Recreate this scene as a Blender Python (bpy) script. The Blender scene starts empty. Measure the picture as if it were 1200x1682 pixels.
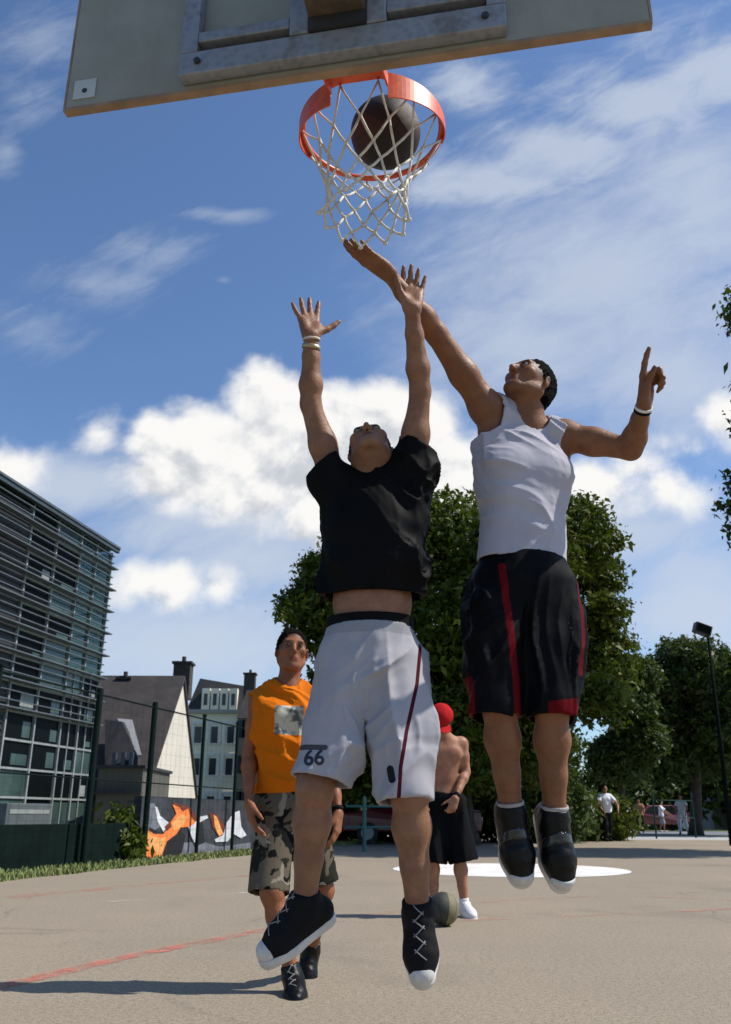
import bpy, math, random
import numpy as np
from mathutils import Vector, Matrix
from mathutils.bvhtree import BVHTree
random.seed(7); np.random.seed(7)
R = math.radians
sc = bpy.context.scene
C = sc.collection

# ------------------------------------------------------------------ camera
F_PX, PITCH, ROLL, CAM_H = 1432.0, R(19.18), R(0.22), 0.796
_c, _s = math.cos(ROLL), math.sin(ROLL)
FWD = np.array([0, math.cos(PITCH), math.sin(PITCH)])
_u = np.array([0, -math.sin(PITCH), math.cos(PITCH)]); _r = np.array([1.0, 0, 0])
RGT = _r * _c + _u * _s
UPV = _u * _c - _r * _s
CAM = np.array([0, 0, CAM_H])
cd = bpy.data.cameras.new('camera'); cam = bpy.data.objects.new('camera', cd); C.objects.link(cam)
cam.matrix_world = Matrix(((RGT[0], UPV[0], -FWD[0], 0), (RGT[1], UPV[1], -FWD[1], 0),
                           (RGT[2], UPV[2], -FWD[2], CAM_H), (0, 0, 0, 1)))
cd.sensor_fit = 'VERTICAL'; cd.sensor_height = 24.0; cd.sensor_width = 36.0
cd.lens = F_PX / 1682 * 24.0
cd.clip_start = 0.05; cd.clip_end = 3000
cd.dof.use_dof = True; cd.dof.focus_distance = 3.3; cd.dof.aperture_fstop = 5.0
sc.camera = cam

def ray(px, py):
    return (px - 600) / F_PX * RGT + (841 - py) / F_PX * UPV + FWD
def P(px, py, Y):
    """world point seen at that place of the photo at ground distance Y"""
    d = ray(px, py); return CAM + d * (Y / d[1])
def G(px, py, z=0.0):
    d = ray(px, py); return CAM + d * ((z - CAM_H) / d[2])

# ------------------------------------------------------------------ light
SUN_EL, SUN_AZ = R(51), R(0)          # azimuth measured from +X towards +Y
S = np.array([math.cos(SUN_EL) * math.cos(SUN_AZ), math.cos(SUN_EL) * math.sin(SUN_AZ), math.sin(SUN_EL)])
ld = bpy.data.lights.new('sun', 'SUN'); ld.energy = 5.0; ld.angle = R(0.5); ld.color = (1.0, 0.94, 0.85)
lo = bpy.data.objects.new('sun', ld); C.objects.link(lo); lo.location = (20, 5, 30)
lo.rotation_euler = Vector(S).to_track_quat('Z', 'Y').to_euler()
sc.view_settings.view_transform = 'Standard'; sc.view_settings.look = 'None'
sc.view_settings.exposure = 0.0; sc.view_settings.gamma = 1.0; sc.view_settings.use_curve_mapping = False

class NT:
    """tiny helper for node trees"""
    def __init__(s, nt): s.nt = nt; s.n = nt.nodes; s.l = nt.links
    def new(s, t, **k):
        n = s.n.new(t)
        for a, b in k.items(): setattr(n, a, b)
        return n
    def put(s, sock, v):
        if isinstance(v, bpy.types.NodeSocket): s.l.new(v, sock)
        else:
            try: sock.default_value = v
            except Exception: sock.default_value = (*v, 1.0)
    def math(s, op, a, b=0.0, c=0.0, clamp=False):
        n = s.new('ShaderNodeMath', operation=op, use_clamp=clamp)
        s.put(n.inputs[0], a); s.put(n.inputs[1], b); s.put(n.inputs[2], c); return n.outputs[0]
    def vmath(s, op, a, b=(0, 0, 0)):
        n = s.new('ShaderNodeVectorMath', operation=op)
        s.put(n.inputs[0], a); s.put(n.inputs[1], b); return n.outputs[0]
    def noise(s, vec, scale, detail=4, rough=0.5, dist=0.0, lac=2.0):
        n = s.new('ShaderNodeTexNoise'); s.put(n.inputs['Vector'], vec)
        s.put(n.inputs['Scale'], scale); s.put(n.inputs['Detail'], detail)
        s.put(n.inputs['Roughness'], rough); s.put(n.inputs['Distortion'], dist); s.put(n.inputs['Lacunarity'], lac)
        return n.outputs['Fac']
    def smooth(s, x, a, b, lo=0.0, hi=1.0):
        n = s.new('ShaderNodeMapRange', interpolation_type='SMOOTHSTEP')
        s.put(n.inputs[0], x); s.put(n.inputs[1], a); s.put(n.inputs[2], b); s.put(n.inputs[3], lo); s.put(n.inputs[4], hi)
        return n.outputs[0]
    def mix(s, f, a, b, typ='RGBA', blend='MIX'):
        n = s.new('ShaderNodeMix', data_type=typ)
        if typ == 'RGBA': n.blend_type = blend
        i = {'RGBA': (0, 6, 7, 2), 'FLOAT': (0, 2, 3, 0)}[typ]
        s.put(n.inputs[i[0]], f); s.put(n.inputs[i[1]], a); s.put(n.inputs[i[2]], b); return n.outputs[i[3]]
    def comb(s, x, y, z):
        n = s.new('ShaderNodeCombineXYZ')
        s.put(n.inputs[0], x); s.put(n.inputs[1], y); s.put(n.inputs[2], z); return n.outputs[0]

# ------------------------------------------------------------------ sky with clouds (all by direction in the world)
w = bpy.data.worlds.new('World'); sc.world = w; w.use_nodes = True
T = NT(w.node_tree); T.n.clear()
sky = T.new('ShaderNodeTexSky', sky_type='NISHITA'); sky.sun_disc = False
sky.sun_elevation = SUN_EL; sky.sun_rotation = R(90) - SUN_AZ
sky.air_density = 1.0; sky.dust_density = 0.6; sky.ozone_density = 2.4; sky.altitude = 200
tc = T.new('ShaderNodeTexCoord').outputs['Generated']
sx = T.new('ShaderNodeSeparateXYZ'); T.put(sx.inputs[0], tc)
yy = T.math('MAXIMUM', sx.outputs[1], 0.08)
U = T.math('DIVIDE', sx.outputs[0], yy); V = T.math('DIVIDE', sx.outputs[2], yy)
front = T.smooth(sx.outputs[1], 0.10, 0.25)
def uv(px, py):
    d = ray(px, py); return d[0] / d[1], d[2] / d[1]
uvv = T.comb(U, V, 0.0)
n1 = T.noise(uvv, 6.0, 9, 0.60, 0.15)
def puff(vec):
    v_ = T.new('ShaderNodeTexVoronoi'); v_.feature = 'SMOOTH_F1'
    T.put(v_.inputs['Vector'], T.vmath('ADD', vec, T.vmath('MULTIPLY', T.comb(T.noise(vec, 22.0, 4, 0.6), T.noise(T.vmath('ADD', vec, (5, 2, 0)), 22.0, 4, 0.6), 0), (0.05, 0.05, 0))))
    T.put(v_.inputs['Scale'], 21.0); T.put(v_.inputs['Smoothness'], 0.35); T.put(v_.inputs['Randomness'], 1.0)
    return T.math('SUBTRACT', 0.55, v_.outputs['Distance'])
def blobs(lst, soft, Uc=None, Vc=None, px_unit=None):
    """soft union of ellipses; with px_unit the result is a depth inside the cloud in that unit"""
    acc = None; Uc = Uc or U; Vc = Vc or V
    for px, py, rx, ry in lst:
        u0, v0 = uv(px, py); u1, _ = uv(px + rx, py); _, v1 = uv(px, py - ry)
        a = T.math('DIVIDE', T.math('SUBTRACT', Uc, u0), abs(u1 - u0))
        b = T.math('DIVIDE', T.math('SUBTRACT', Vc, v0), abs(v1 - v0))
        d = T.math('SUBTRACT', 1.0, T.math('SQRT', T.math('ADD', T.math('MULTIPLY', a, a), T.math('MULTIPLY', b, b))))
        if px_unit: d = T.math('MULTIPLY', d, min(rx, ry) / px_unit)
        acc = d if acc is None else T.math('SMOOTH_MAX', acc, d, soft)
    return acc
CUM = [(440, 660, 75, 72), (345, 725, 120, 62), (540, 730, 160, 112), (640, 705, 140, 85), (250, 722, 60, 45),
       (165, 715, 45, 36), (20, 765, 75, 42), (700, 770, 190, 80), (430, 800, 140, 62), (560, 850, 150, 60),
       (960, 800, 150, 52), (1100, 800, 90, 44), (1200, 685, 60, 50), (1125, 738, 40, 22),
       (235, 955, 60, 40), (300, 962, 80, 52), (355, 965, 60, 40), (300, 780, 120, 60), (830, 780, 120, 60), (1040, 770, 70, 40)]
cum = blobs(CUM, 0.25, px_unit=62.0)
Uo = T.math('ADD', U, 0.012); Vo = T.math('ADD', V, 0.030)
cum_up = blobs(CUM, 0.25, Uo, Vo, px_unit=62.0)
def erode(vec, nn):
    return T.math('ADD', T.math('MULTIPLY', T.math('SUBTRACT', nn, 0.44), 2.1), T.math('MULTIPLY', puff(vec), 0.40))
e1 = erode(uvv, n1)
off = T.vmath('ADD', uvv, (0.008, 0.016, 0)); e2 = erode(off, T.noise(off, 6.0, 9, 0.60, 0.15))
dens = T.math('ADD', cum, e1)
cmask = T.smooth(dens, -0.05, 0.62)
# shading: billows catch the sun from above, the underside and the thick middle are greyer
rel = T.math('SUBTRACT', e1, e2)
lit = T.smooth(T.math('ADD', T.math('MULTIPLY', rel, 1.5), T.math('MULTIPLY', T.math('SUBTRACT', 1.15, cum_up), 0.42)), -0.30, 0.42)
ccol = T.mix(lit, (0.62, 0.65, 0.71, 1), (1.04, 1.03, 1.01, 1))
# high cirrus: stretched, rotated noise
def cirrus(ang, sxx, syy, scale, seed):
    ca, sa = math.cos(ang), math.sin(ang)
    a = T.math('ADD', T.math('MULTIPLY', U, ca * sxx), T.math('MULTIPLY', V, sa * sxx))
    b = T.math('SUBTRACT', T.math('MULTIPLY', V, ca * syy), T.math('MULTIPLY', U, sa * syy))
    return T.noise(T.comb(a, b, seed), scale, 9, 0.62, 0.6)
c1 = cirrus(R(30), 1.0, 4.0, 3.0, 1.3)
c2 = cirrus(R(24), 1.4, 2.6, 9.0, 7.7)
ciA = blobs([(800, 300, 190, 60), (930, 250, 170, 70), (1060, 175, 190, 75), (1200, 110, 170, 90), (760, 140, 90, 60)], 0.3)
ciB = blobs([(1000, 470, 330, 200), (1150, 330, 200, 170), (850, 560, 220, 120), (1150, 950, 180, 90), (1100, 620, 200, 120)], 0.3)
ciC = blobs([(60, 545, 110, 60), (160, 470, 130, 55), (240, 410, 110, 45), (60, 70, 120, 90), (40, 170, 90, 70), (10, 250, 40, 50), (370, 352, 100, 16), (368, 460, 26, 12)], 0.3)
ciD = blobs([(450, 850, 360, 100), (980, 870, 330, 90), (300, 1060, 520, 130), (1150, 1000, 200, 120), (100, 800, 240, 60), (420, 920, 200, 70), (60, 1010, 200, 80)], 0.3)
def layer(b, w_, lo, hi, top):
    return T.math('MULTIPLY', T.smooth(T.math('ADD', b, T.math('MULTIPLY', T.math('SUBTRACT', T.math('ADD', T.math('MULTIPLY', c1, 0.6), T.math('MULTIPLY', c2, 0.4)), 0.5), w_)), lo, hi), top)
ci = T.math('MAXIMUM', T.math('MAXIMUM', layer(ciA, 2.8, -0.2, 0.9, 0.72), layer(ciB, 2.0, -0.45, 0.95, 0.72)),
            T.math('MAXIMUM', layer(ciC, 3.6, 0.0, 1.2, 0.36), layer(ciD, 1.8, -0.3, 0.9, 0.78)))
ci = T.math('MULTIPLY', ci, front); cmask = T.math('MULTIPLY', cmask, front)
bg = T.new('ShaderNodeBackground')
SKY_K = 0.135
skyc = T.vmath('MULTIPLY', sky.outputs[0], (0.86, 0.98, 1.12))
c = T.mix(ci, skyc, tuple(x / SKY_K for x in (0.62, 0.68, 0.78)) + (1,))
c = T.mix(cmask, c, T.vmath('MULTIPLY', ccol, (0.93 / SKY_K,) * 3))
T.put(bg.inputs[0], c); T.put(bg.inputs[1], SKY_K)
wo = T.new('ShaderNodeOutputWorld'); T.l.new(bg.outputs[0], wo.inputs[0])

# ------------------------------------------------------------------ materials
MATS = {}
def mat(name, col=(0.5, 0.5, 0.5), rough=0.7, var=0.08, vs=6.0, bump=0.0, bs=60.0, metal=0.0, spec=0.5,
        build=None, coat=0.0, sheen=0.0, sss=0.0, attr=None):
    """principled material: base colour with gentle noise variation and a noise bump.
    attr = list of (attribute, threshold, softness, colour): regions where the attribute is below the threshold"""
    if name in MATS: return MATS[name]
    m = bpy.data.materials.new(name); m.use_nodes = True; MATS[name] = m
    t = NT(m.node_tree); b = t.n['Principled BSDF']
    tc = t.new('ShaderNodeTexCoord').outputs['Object']
    c = tuple(col) + (1,)
    if var:
        n = t.noise(tc, vs, 5, 0.6)
        f = t.smooth(n, 0.3, 0.7)
        c = t.mix(f, tuple(x * (1 - var) for x in col) + (1,), tuple(min(1, x * (1 + var)) for x in col) + (1,))
    for a in (attr or []):
        at = t.new('ShaderNodeAttribute', attribute_name=a[0]).outputs['Fac']
        c = t.mix(t.smooth(at, a[1] - a[2], a[1] + a[2], 1.0, 0.0), c, tuple(a[3]) + (1,))
    t.put(b.inputs['Base Color'], c)
    b.inputs['Roughness'].default_value = rough; b.inputs['Metallic'].default_value = metal
    b.inputs['Specular IOR Level'].default_value = spec
    b.inputs['Coat Weight'].default_value = coat; b.inputs['Sheen Weight'].default_value = sheen
    if sss:
        b.inputs['Subsurface Weight'].default_value = sss; b.inputs['Subsurface Radius'].default_value = (0.02, 0.007, 0.004)
        b.inputs['Subsurface Scale'].default_value = 0.6
    if bump:
        bn = t.new('ShaderNodeBump'); bn.inputs['Strength'].default_value = bump; bn.inputs['Distance'].default_value = 0.01
        t.put(bn.inputs['Height'], t.noise(tc, bs, 4, 0.6)); t.put(b.inputs['Normal'], bn.outputs[0])
    if build: build(t, b, tc)
    return m

# ------------------------------------------------------------------ mesh helpers
def np_mesh(name, V, Fc, mats, parent=None, attrs=None, mi=None, smooth=False):
    me = bpy.data.meshes.new(name)
    V = np.asarray(V, np.float32); Fc = np.asarray(Fc, np.int32)
    k = Fc.shape[1]
    me.vertices.add(len(V)); me.vertices.foreach_set('co', V.ravel())
    me.loops.add(Fc.size); me.loops.foreach_set('vertex_index', Fc.ravel())
    me.polygons.add(len(Fc)); me.polygons.foreach_set('loop_start', np.arange(0, Fc.size, k, dtype=np.int32))
    if not isinstance(mats, (list, tuple)): mats = [mats]
    for m in mats: me.materials.append(m)
    if mi is not None: me.polygons.foreach_set('material_index', np.asarray(mi, np.int32))
    me.update(calc_edges=True)
    if smooth: me.polygons.foreach_set('use_smooth', np.ones(len(Fc), bool))
    for a, v in (attrs or {}).items():
        at = me.attributes.new(a, 'FLOAT', 'POINT'); at.data.foreach_set('value', np.asarray(v, np.float32))
    o = bpy.data.objects.new(name, me); C.objects.link(o)
    if parent is not None: o.parent = parent
    return o

class MB:
    """collects boxes, tubes, prisms; build() links them as one mesh object"""
    def __init__(s): s.v = []; s.f = []; s.m = []
    def add(s, V, Fs, m=0):
        n = len(s.v); s.v += [tuple(map(float, p)) for p in V]
        s.f += [tuple(i + n for i in f) for f in Fs]; s.m += [m] * len(Fs); return s
    def box(s, c, ax, m=0):
        """c centre, ax three half-axis vectors"""
        c = np.array(c, float); a, b, d = [np.array(x, float) for x in ax]
        V = [c + i * a + j * b + k * d for i in (-1, 1) for j in (-1, 1) for k in (-1, 1)]
        return s.add(V, [(0, 1, 3, 2), (4, 6, 7, 5), (0, 4, 5, 1), (2, 3, 7, 6), (0, 2, 6, 4), (1, 5, 7, 3)], m)
    def aabb(s, lo, hi, m=0):
        lo = np.array(lo, float); hi = np.array(hi, float); h = (hi - lo) / 2
        return s.box((lo + hi) / 2, ((h[0], 0, 0), (0, h[1], 0), (0, 0, h[2])), m)
    def tube(s, pts, r, n=8, m=0, cap=True):
        pts = [np.array(p, float) for p in pts]; rs = r if isinstance(r, (list, tuple)) else [r] * len(pts)
        V = []; up = None
        for i, p in enumerate(pts):
            d = pts[min(i + 1, len(pts) - 1)] - pts[max(i - 1, 0)]; d = d / (np.linalg.norm(d) + 1e-9)
            if up is None: up = np.array([0, 0, 1.0]) if abs(d[2]) < 0.9 else np.array([1.0, 0, 0])
            a = np.cross(d, up); a /= np.linalg.norm(a) + 1e-9; b = np.cross(a, d); up = b
            for k in range(n):
                t = 2 * math.pi * k / n; V.append(p + rs[i] * (math.cos(t) * a + math.sin(t) * b))
        Fs = [(i * n + k, i * n + (k + 1) % n, (i + 1) * n + (k + 1) % n, (i + 1) * n + k) for i in range(len(pts) - 1) for k in range(n)]
        if cap: Fs += [tuple(range(n - 1, -1, -1)), tuple(range((len(pts) - 1) * n, len(pts) * n))]
        return s.add(V, Fs, m)
    def poly_prism(s, poly, off, m=0):
        """polygon (3D points) extruded by vector off"""
        n = len(poly); V = [np.array(p, float) for p in poly] + [np.array(p, float) + np.array(off) for p in poly]
        Fs = [tuple(range(n)), tuple(range(2 * n - 1, n - 1, -1))] + [(i, i + n, (i + 1) % n + n, (i + 1) % n) for i in range(n)]
        return s.add(V, Fs, m)
    def build(s, name, mats, parent=None, smooth=False, bevel=0.0):
        me = bpy.data.meshes.new(name); me.from_pydata(s.v, [], s.f)
        if not isinstance(mats, (list, tuple)): mats = [mats]
        for x in mats: me.materials.append(x)
        me.polygons.foreach_set('material_index', np.array(s.m, np.int32))
        import bmesh
        bm = bmesh.new(); bm.from_mesh(me); bmesh.ops.recalc_face_normals(bm, faces=bm.faces[:]); bm.to_mesh(me); bm.free()
        if smooth: me.polygons.foreach_set('use_smooth', np.ones(len(me.polygons), bool))
        me.update()
        o = bpy.data.objects.new(name, me); C.objects.link(o)
        if parent is not None: o.parent = parent
        if bevel:
            md = o.modifiers.new('bevel', 'BEVEL'); md.width = bevel; md.segments = 2; md.limit_method = 'ANGLE'
        return o

def tag(o, label=None, cat=None, group=None, kind=None):
    if label: o['label'] = label
    if cat: o['category'] = cat
    if group: o['group'] = group
    if kind: o['kind'] = kind
    return o
def thing(name, label, cat, loc=(0, 0, 0), group=None):
    o = bpy.data.objects.new(name, None); C.objects.link(o); o.location = loc; o.empty_display_size = 0.2
    tag(o, label, cat, group); o['_w'] = 1
    return o
def settle():
    """things were built with world coordinates under an Empty: keep them where they are"""
    bpy.context.view_layer.update()
    for o in list(C.objects):
        if o.parent is not None and o.parent.parent is None and o.parent.type == 'EMPTY' and '_w' in o.parent:
            o.matrix_parent_inverse = Matrix.Translation(-o.parent.location)
    for o in C.objects:
        if '_w' in o: del o['_w']
def unit(v): v = np.asarray(v, float); return v / (np.linalg.norm(v) + 1e-12)
def lerp(a, b, t): return np.asarray(a) * (1 - t) + np.asarray(b) * t

# value noise for shaping meshes
_tab = np.random.RandomState(3).rand(65536).astype(np.float32)
def vnoise(Pt):
    Pt = np.asarray(Pt, np.float32); i = np.floor(Pt).astype(np.int64); f = Pt - i; f = f * f * (3 - 2 * f)
    def h(a, b, c): return _tab[((i[:, 0] + a) * 7349 + (i[:, 1] + b) * 9151 + (i[:, 2] + c) * 3571) & 65535]
    x, y, z = f[:, 0], f[:, 1], f[:, 2]
    c00 = h(0, 0, 0) * (1 - x) + h(1, 0, 0) * x; c10 = h(0, 1, 0) * (1 - x) + h(1, 1, 0) * x
    c01 = h(0, 0, 1) * (1 - x) + h(1, 0, 1) * x; c11 = h(0, 1, 1) * (1 - x) + h(1, 1, 1) * x
    return (c00 * (1 - y) + c10 * y) * (1 - z) + (c01 * (1 - y) + c11 * y) * z

# ------------------------------------------------------------------ implicit-surface modeller (bodies, clothes, shoes)
def cone(a, b, ra, rb, flat=None, k=0.03, op='u', cap=(0, 0), t=''):
    """tapered limb from a to b. flat=(direction, factor) squeezes it; cap=(1,1) cuts the ends flat (open cloth ends)"""
    return dict(T='c', a=np.array(a, float), b=np.array(b, float), ra=ra, rb=rb, flat=flat, k=k, op=op, cap=cap, t=t)
def ell(c, r, M=None, k=0.03, op='u', t=''):
    return dict(T='e', c=np.array(c, float), r=np.array(r, float), M=np.eye(3) if M is None else np.array(M, float), k=k, op=op, t=t)
def bbox(p, infl):
    if p['T'] == 'c':
        m = max(p['ra'], p['rb']) + infl
        if p['flat'] is not None and p['flat'][1] < 1: m /= p['flat'][1]
        return np.minimum(p['a'], p['b']) - m, np.maximum(p['a'], p['b']) + m
    m = np.sqrt(((p['M'] * (p['r'] + infl)[:, None]) ** 2).sum(0)); return p['c'] - m, p['c'] + m
def feval(p, X, Y, Z, infl, ext):
    if p['T'] == 'c':
        a, b = p['a'], p['b']; d = b - a; L = np.linalg.norm(d)
        t = ((X - a[0]) * d[0] + (Y - a[1]) * d[1] + (Z - a[2]) * d[2]) / (L * L)
        lo = -1e9 if p['cap'][0] else 0.0; hi = 1e9 if p['cap'][1] else 1.0
        tc = np.clip(t, lo, hi)
        cx = X - a[0] - tc * d[0]; cy = Y - a[1] - tc * d[1]; cz = Z - a[2] - tc * d[2]
        q = cx * cx + cy * cy + cz * cz
        if p['flat'] is not None:
            n = unit(p['flat'][0]); f = p['flat'][1]; e = cx * n[0] + cy * n[1] + cz * n[2]; q = q + (f * f - 1) * e * e
        q = np.sqrt(q)
        r = p['ra'] + (p['rb'] - p['ra']) * np.clip(t, 0, 1) + infl
        D = q - r
        if p['cap'][0]: D = np.maximum(D, -t * L - ext)
        if p['cap'][1]: D = np.maximum(D, (t - 1) * L - ext)
        return D
    M = p['M']; c = p['c']; r = p['r'] + infl
    x, y, z = X - c[0], Y - c[1], Z - c[2]
    u = [(M[i, 0] * x + M[i, 1] * y + M[i, 2] * z) for i in range(3)]
    k0 = np.sqrt(sum((u[i] / r[i]) ** 2 for i in range(3))); k1 = np.sqrt(sum((u[i] / r[i] ** 2) ** 2 for i in range(3)))
    return k0 * (k0 - 1.0) / np.maximum(k1, 1e-6)
def field(prims, lo, shp, h, infl=0.0, ext=0.0):
    Fd = np.full(shp, 0.5, np.float32)
    ax = [(lo[i] + h * np.arange(shp[i])).astype(np.float32) for i in range(3)]
    for p in prims:
        k = max(p['k'], 1e-4); fi = 0 if p['op'] == 's' else infl
        a, b = bbox(p, abs(fi) + k + 3 * h + (ext if p['T'] == 'c' else 0))
        i0 = np.clip(np.floor((a - lo) / h).astype(int), 0, shp); i1 = np.clip(np.ceil((b - lo) / h).astype(int) + 1, 0, shp)
        if (i1 <= i0).any(): continue
        sl = tuple(slice(i0[j], i1[j]) for j in range(3))
        X = ax[0][sl[0]][:, None, None]; Y = ax[1][sl[1]][None, :, None]; Z = ax[2][sl[2]][None, None, :]
        D = feval(p, X, Y, Z, fi, ext if p['op'] != 's' else 0).astype(np.float32); A = Fd[sl]
        if p['op'] == 'u':
            q = np.clip(0.5 + 0.5 * (A - D) / k, 0, 1); Fd[sl] = A * (1 - q) + D * q - k * q * (1 - q)
        else:
            D = -D; q = np.clip(0.5 + 0.5 * (D - A) / k, 0, 1); Fd[sl] = A * (1 - q) + D * q + k * q * (1 - q)
    return Fd
def nets(Fd, lo, h):
    s = Fd < 0; n = Fd.shape
    c = [s[i:n[0] - 1 + i, j:n[1] - 1 + j, k:n[2] - 1 + k] for i in (0, 1) for j in (0, 1) for k in (0, 1)]
    al = c[0].copy(); an = c[0].copy()
    for x in c[1:]: al &= x; an |= x
    I = np.argwhere(an & ~al)
    idx = np.full(tuple(x - 1 for x in n), -1, np.int32); idx[I[:, 0], I[:, 1], I[:, 2]] = np.arange(len(I))
    acc = np.zeros((len(I), 3)); cnt = np.zeros(len(I))
    corners = [(i, j, k) for i in (0, 1) for j in (0, 1) for k in (0, 1)]
    val = {q: Fd[I[:, 0] + q[0], I[:, 1] + q[1], I[:, 2] + q[2]] for q in corners}
    for a in corners:
        for axn in range(3):
            if a[axn] == 0:
                b = list(a); b[axn] = 1; b = tuple(b); fa, fb = val[a], val[b]; m = (fa < 0) != (fb < 0)
                t = np.where(m, fa / np.where(m, fa - fb, 1), 0)
                pt = np.array(a, float)[None] + t[:, None] * (np.array(b) - np.array(a))[None]
                acc[m] += pt[m]; cnt[m] += 1
    V = lo + h * (I + acc / cnt[:, None])
    Q = []
    for axn in range(3):
        o1, o2 = [x for x in range(3) if x != axn]
        s0 = [slice(1, n[x] - 1) for x in range(3)]; s1 = list(s0); s0[axn] = slice(0, n[axn] - 1); s1[axn] = slice(1, n[axn])
        A, B = s[tuple(s0)], s[tuple(s1)]
        K = np.argwhere(A != B)
        if not len(K): continue
        ina = A[K[:, 0], K[:, 1], K[:, 2]]
        K = K + np.array([0 if x == axn else 1 for x in range(3)])
        def cell(d1, d2):
            q = K.copy(); q[:, o1] += d1; q[:, o2] += d2; return idx[q[:, 0], q[:, 1], q[:, 2]]
        q = np.stack([cell(-1, -1), cell(0, -1), cell(0, 0), cell(-1, 0)], 1)
        flip = ina if axn != 1 else ~ina
        q[~flip] = q[~flip][:, ::-1]
        Q.append(q)
    Q = np.concatenate(Q); Q = Q[(Q >= 0).all(1)]
    return V, Q
def vnormals(V, Q):
    a = V[Q[:, 2]] - V[Q[:, 0]]; b = V[Q[:, 3]] - V[Q[:, 1]]; fn = np.cross(a, b); N = np.zeros_like(V)
    for i in range(4): np.add.at(N, Q[:, i], fn)
    return N / (np.linalg.norm(N, axis=1)[:, None] + 1e-12)
def relax(V, Q, it=1, f=0.5):
    for _ in range(it):
        A = np.zeros_like(V); n = np.zeros(len(V))
        for i in range(4):
            a, b = Q[:, i], Q[:, (i + 1) % 4]
            np.add.at(A, a, V[b]); np.add.at(n, a, 1); np.add.at(A, b, V[a]); np.add.at(n, b, 1)
        V = V + f * (A / np.maximum(n, 1)[:, None] - V)
    return V
def model(name, prims, h, mats, parent, infl=0.0, hollow=0.0, cuts=(), disp=None, attrs=None, smooth=1, cover=None, minus=None, post=None):
    """mesh object of an implicit body. cuts: (point, normal, radius) removes what lies beyond the plane there.
    hollow: wall thickness of cloth; cover=(prims, offset): cloth lies at least offset outside those; minus=(prims, infl) subtracted"""
    allp = list(prims) + (list(cover[0]) if cover else [])
    us = [p for p in allp if p['op'] == 'u']
    bb = [bbox(p, abs(infl) + (cover[1] if cover else 0) + 0.01) for p in us]
    lo = np.min([b[0] for b in bb], 0) - 3 * h; hi = np.max([b[1] for b in bb], 0) + 3 * h
    shp = tuple(np.ceil((hi - lo) / h).astype(int) + 1)
    Fo = field(prims, lo, shp, h, infl)
    if cover:
        Fc = field(cover[0], lo, shp, h, cover[1]); q = np.clip(0.5 + 0.5 * (Fo - Fc) / 0.02, 0, 1)
        Fo = Fo * (1 - q) + Fc * q - 0.02 * q * (1 - q)
    out = Fo.copy() if hollow else None
    if hollow:
        Fi = field(prims, lo, shp, h, infl - hollow, ext=0.08)
        if cover: Fi = np.minimum(Fi, field(cover[0], lo, shp, h, cover[1] - hollow))
        Fo = np.maximum(Fo, -Fi)
    if minus: Fo = np.maximum(Fo, -field(minus[0], lo, shp, h, minus[1]))
    ax = [(lo[i] + h * np.arange(shp[i])).astype(np.float32) for i in range(3)]
    X, Y, Z = ax[0][:, None, None], ax[1][None, :, None], ax[2][None, None, :]
    for cu in cuts:
        pt, n, rad = cu; n = unit(n)
        D = ((X - pt[0]) * n[0] + (Y - pt[1]) * n[1] + (Z - pt[2]) * n[2])
        if rad:
            m = ((X - pt[0]) ** 2 + (Y - pt[1]) ** 2 + (Z - pt[2]) ** 2) < rad * rad
            Fo = np.where(m, np.maximum(Fo, D), Fo)
        else: Fo = np.maximum(Fo, D)
    V, Q = nets(Fo, lo, h)
    V = relax(V, Q, smooth)
    if disp is not None:
        if hollow:                                   # move both faces of the cloth the same way, outwards
            gi = np.clip(((V - lo) / h).round().astype(int), 1, np.array(shp) - 2); N = np.zeros_like(V)
            for st in (1, 2):
                g2 = np.clip(gi, st, np.array(shp) - 1 - st)
                for ax_ in range(3):
                    e_ = np.zeros(3, int); e_[ax_] = st; pA = g2 + e_; pB = g2 - e_
                    N[:, ax_] += (Fi[pA[:, 0], pA[:, 1], pA[:, 2]] - Fi[pB[:, 0], pB[:, 1], pB[:, 2]]) / st
            N /= np.linalg.norm(N, axis=1)[:, None] + 1e-9
        else: N = vnormals(V, Q)
        V = V + N * disp(V)[:, None]
    if post is not None: V = post(V)
    at = {a: f(V) for a, f in (attrs or {}).items()}
    return np_mesh(name, V, Q, mats, parent, at, smooth=True)
def seg_dist(V, pts):
    """distance of points to a polyline"""
    best = np.full(len(V), 9.0)
    for a, b in zip(pts[:-1], pts[1:]):
        a = np.asarray(a, float); b = np.asarray(b, float)
        d = b - a; t = np.clip(((V - a) @ d) / (d @ d), 0, 1); best = np.minimum(best, np.linalg.norm(V - a - t[:, None] * d, axis=1))
    return best
def folds(dirs, amp, freq, sharp=1.0, seed=0.0):
    """wrinkles that run along a direction: noise squeezed across it"""
    d = unit(dirs)
    def f(V):
        wv = np.stack([vnoise(V * 5 + seed + 3), vnoise(V * 5 + seed + 7), vnoise(V * 5 + seed + 11)], 1) - .5
        V = V + wv * .05
        al = V @ d; Pp = V - al[:, None] * d
        n = vnoise(Pp * freq + (al * freq * 0.13)[:, None] + seed); n2 = vnoise(Pp * freq * 1.9 + (al * freq * 0.30)[:, None] + seed + 9)
        r = np.clip(1 - np.abs(2 * n - 1), 0, 1); r2 = np.clip(1 - np.abs(2 * n2 - 1), 0, 1)
        m = np.clip(vnoise(V * 4.5 + seed + 20) * 2.2 - .5, .15, 1)
        return amp * m * (r ** (1 + sharp) * 0.8 + r2 ** (1 + sharp) * 0.2)
    return f
Z3 = np.array([0, 0, 1.0])
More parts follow.
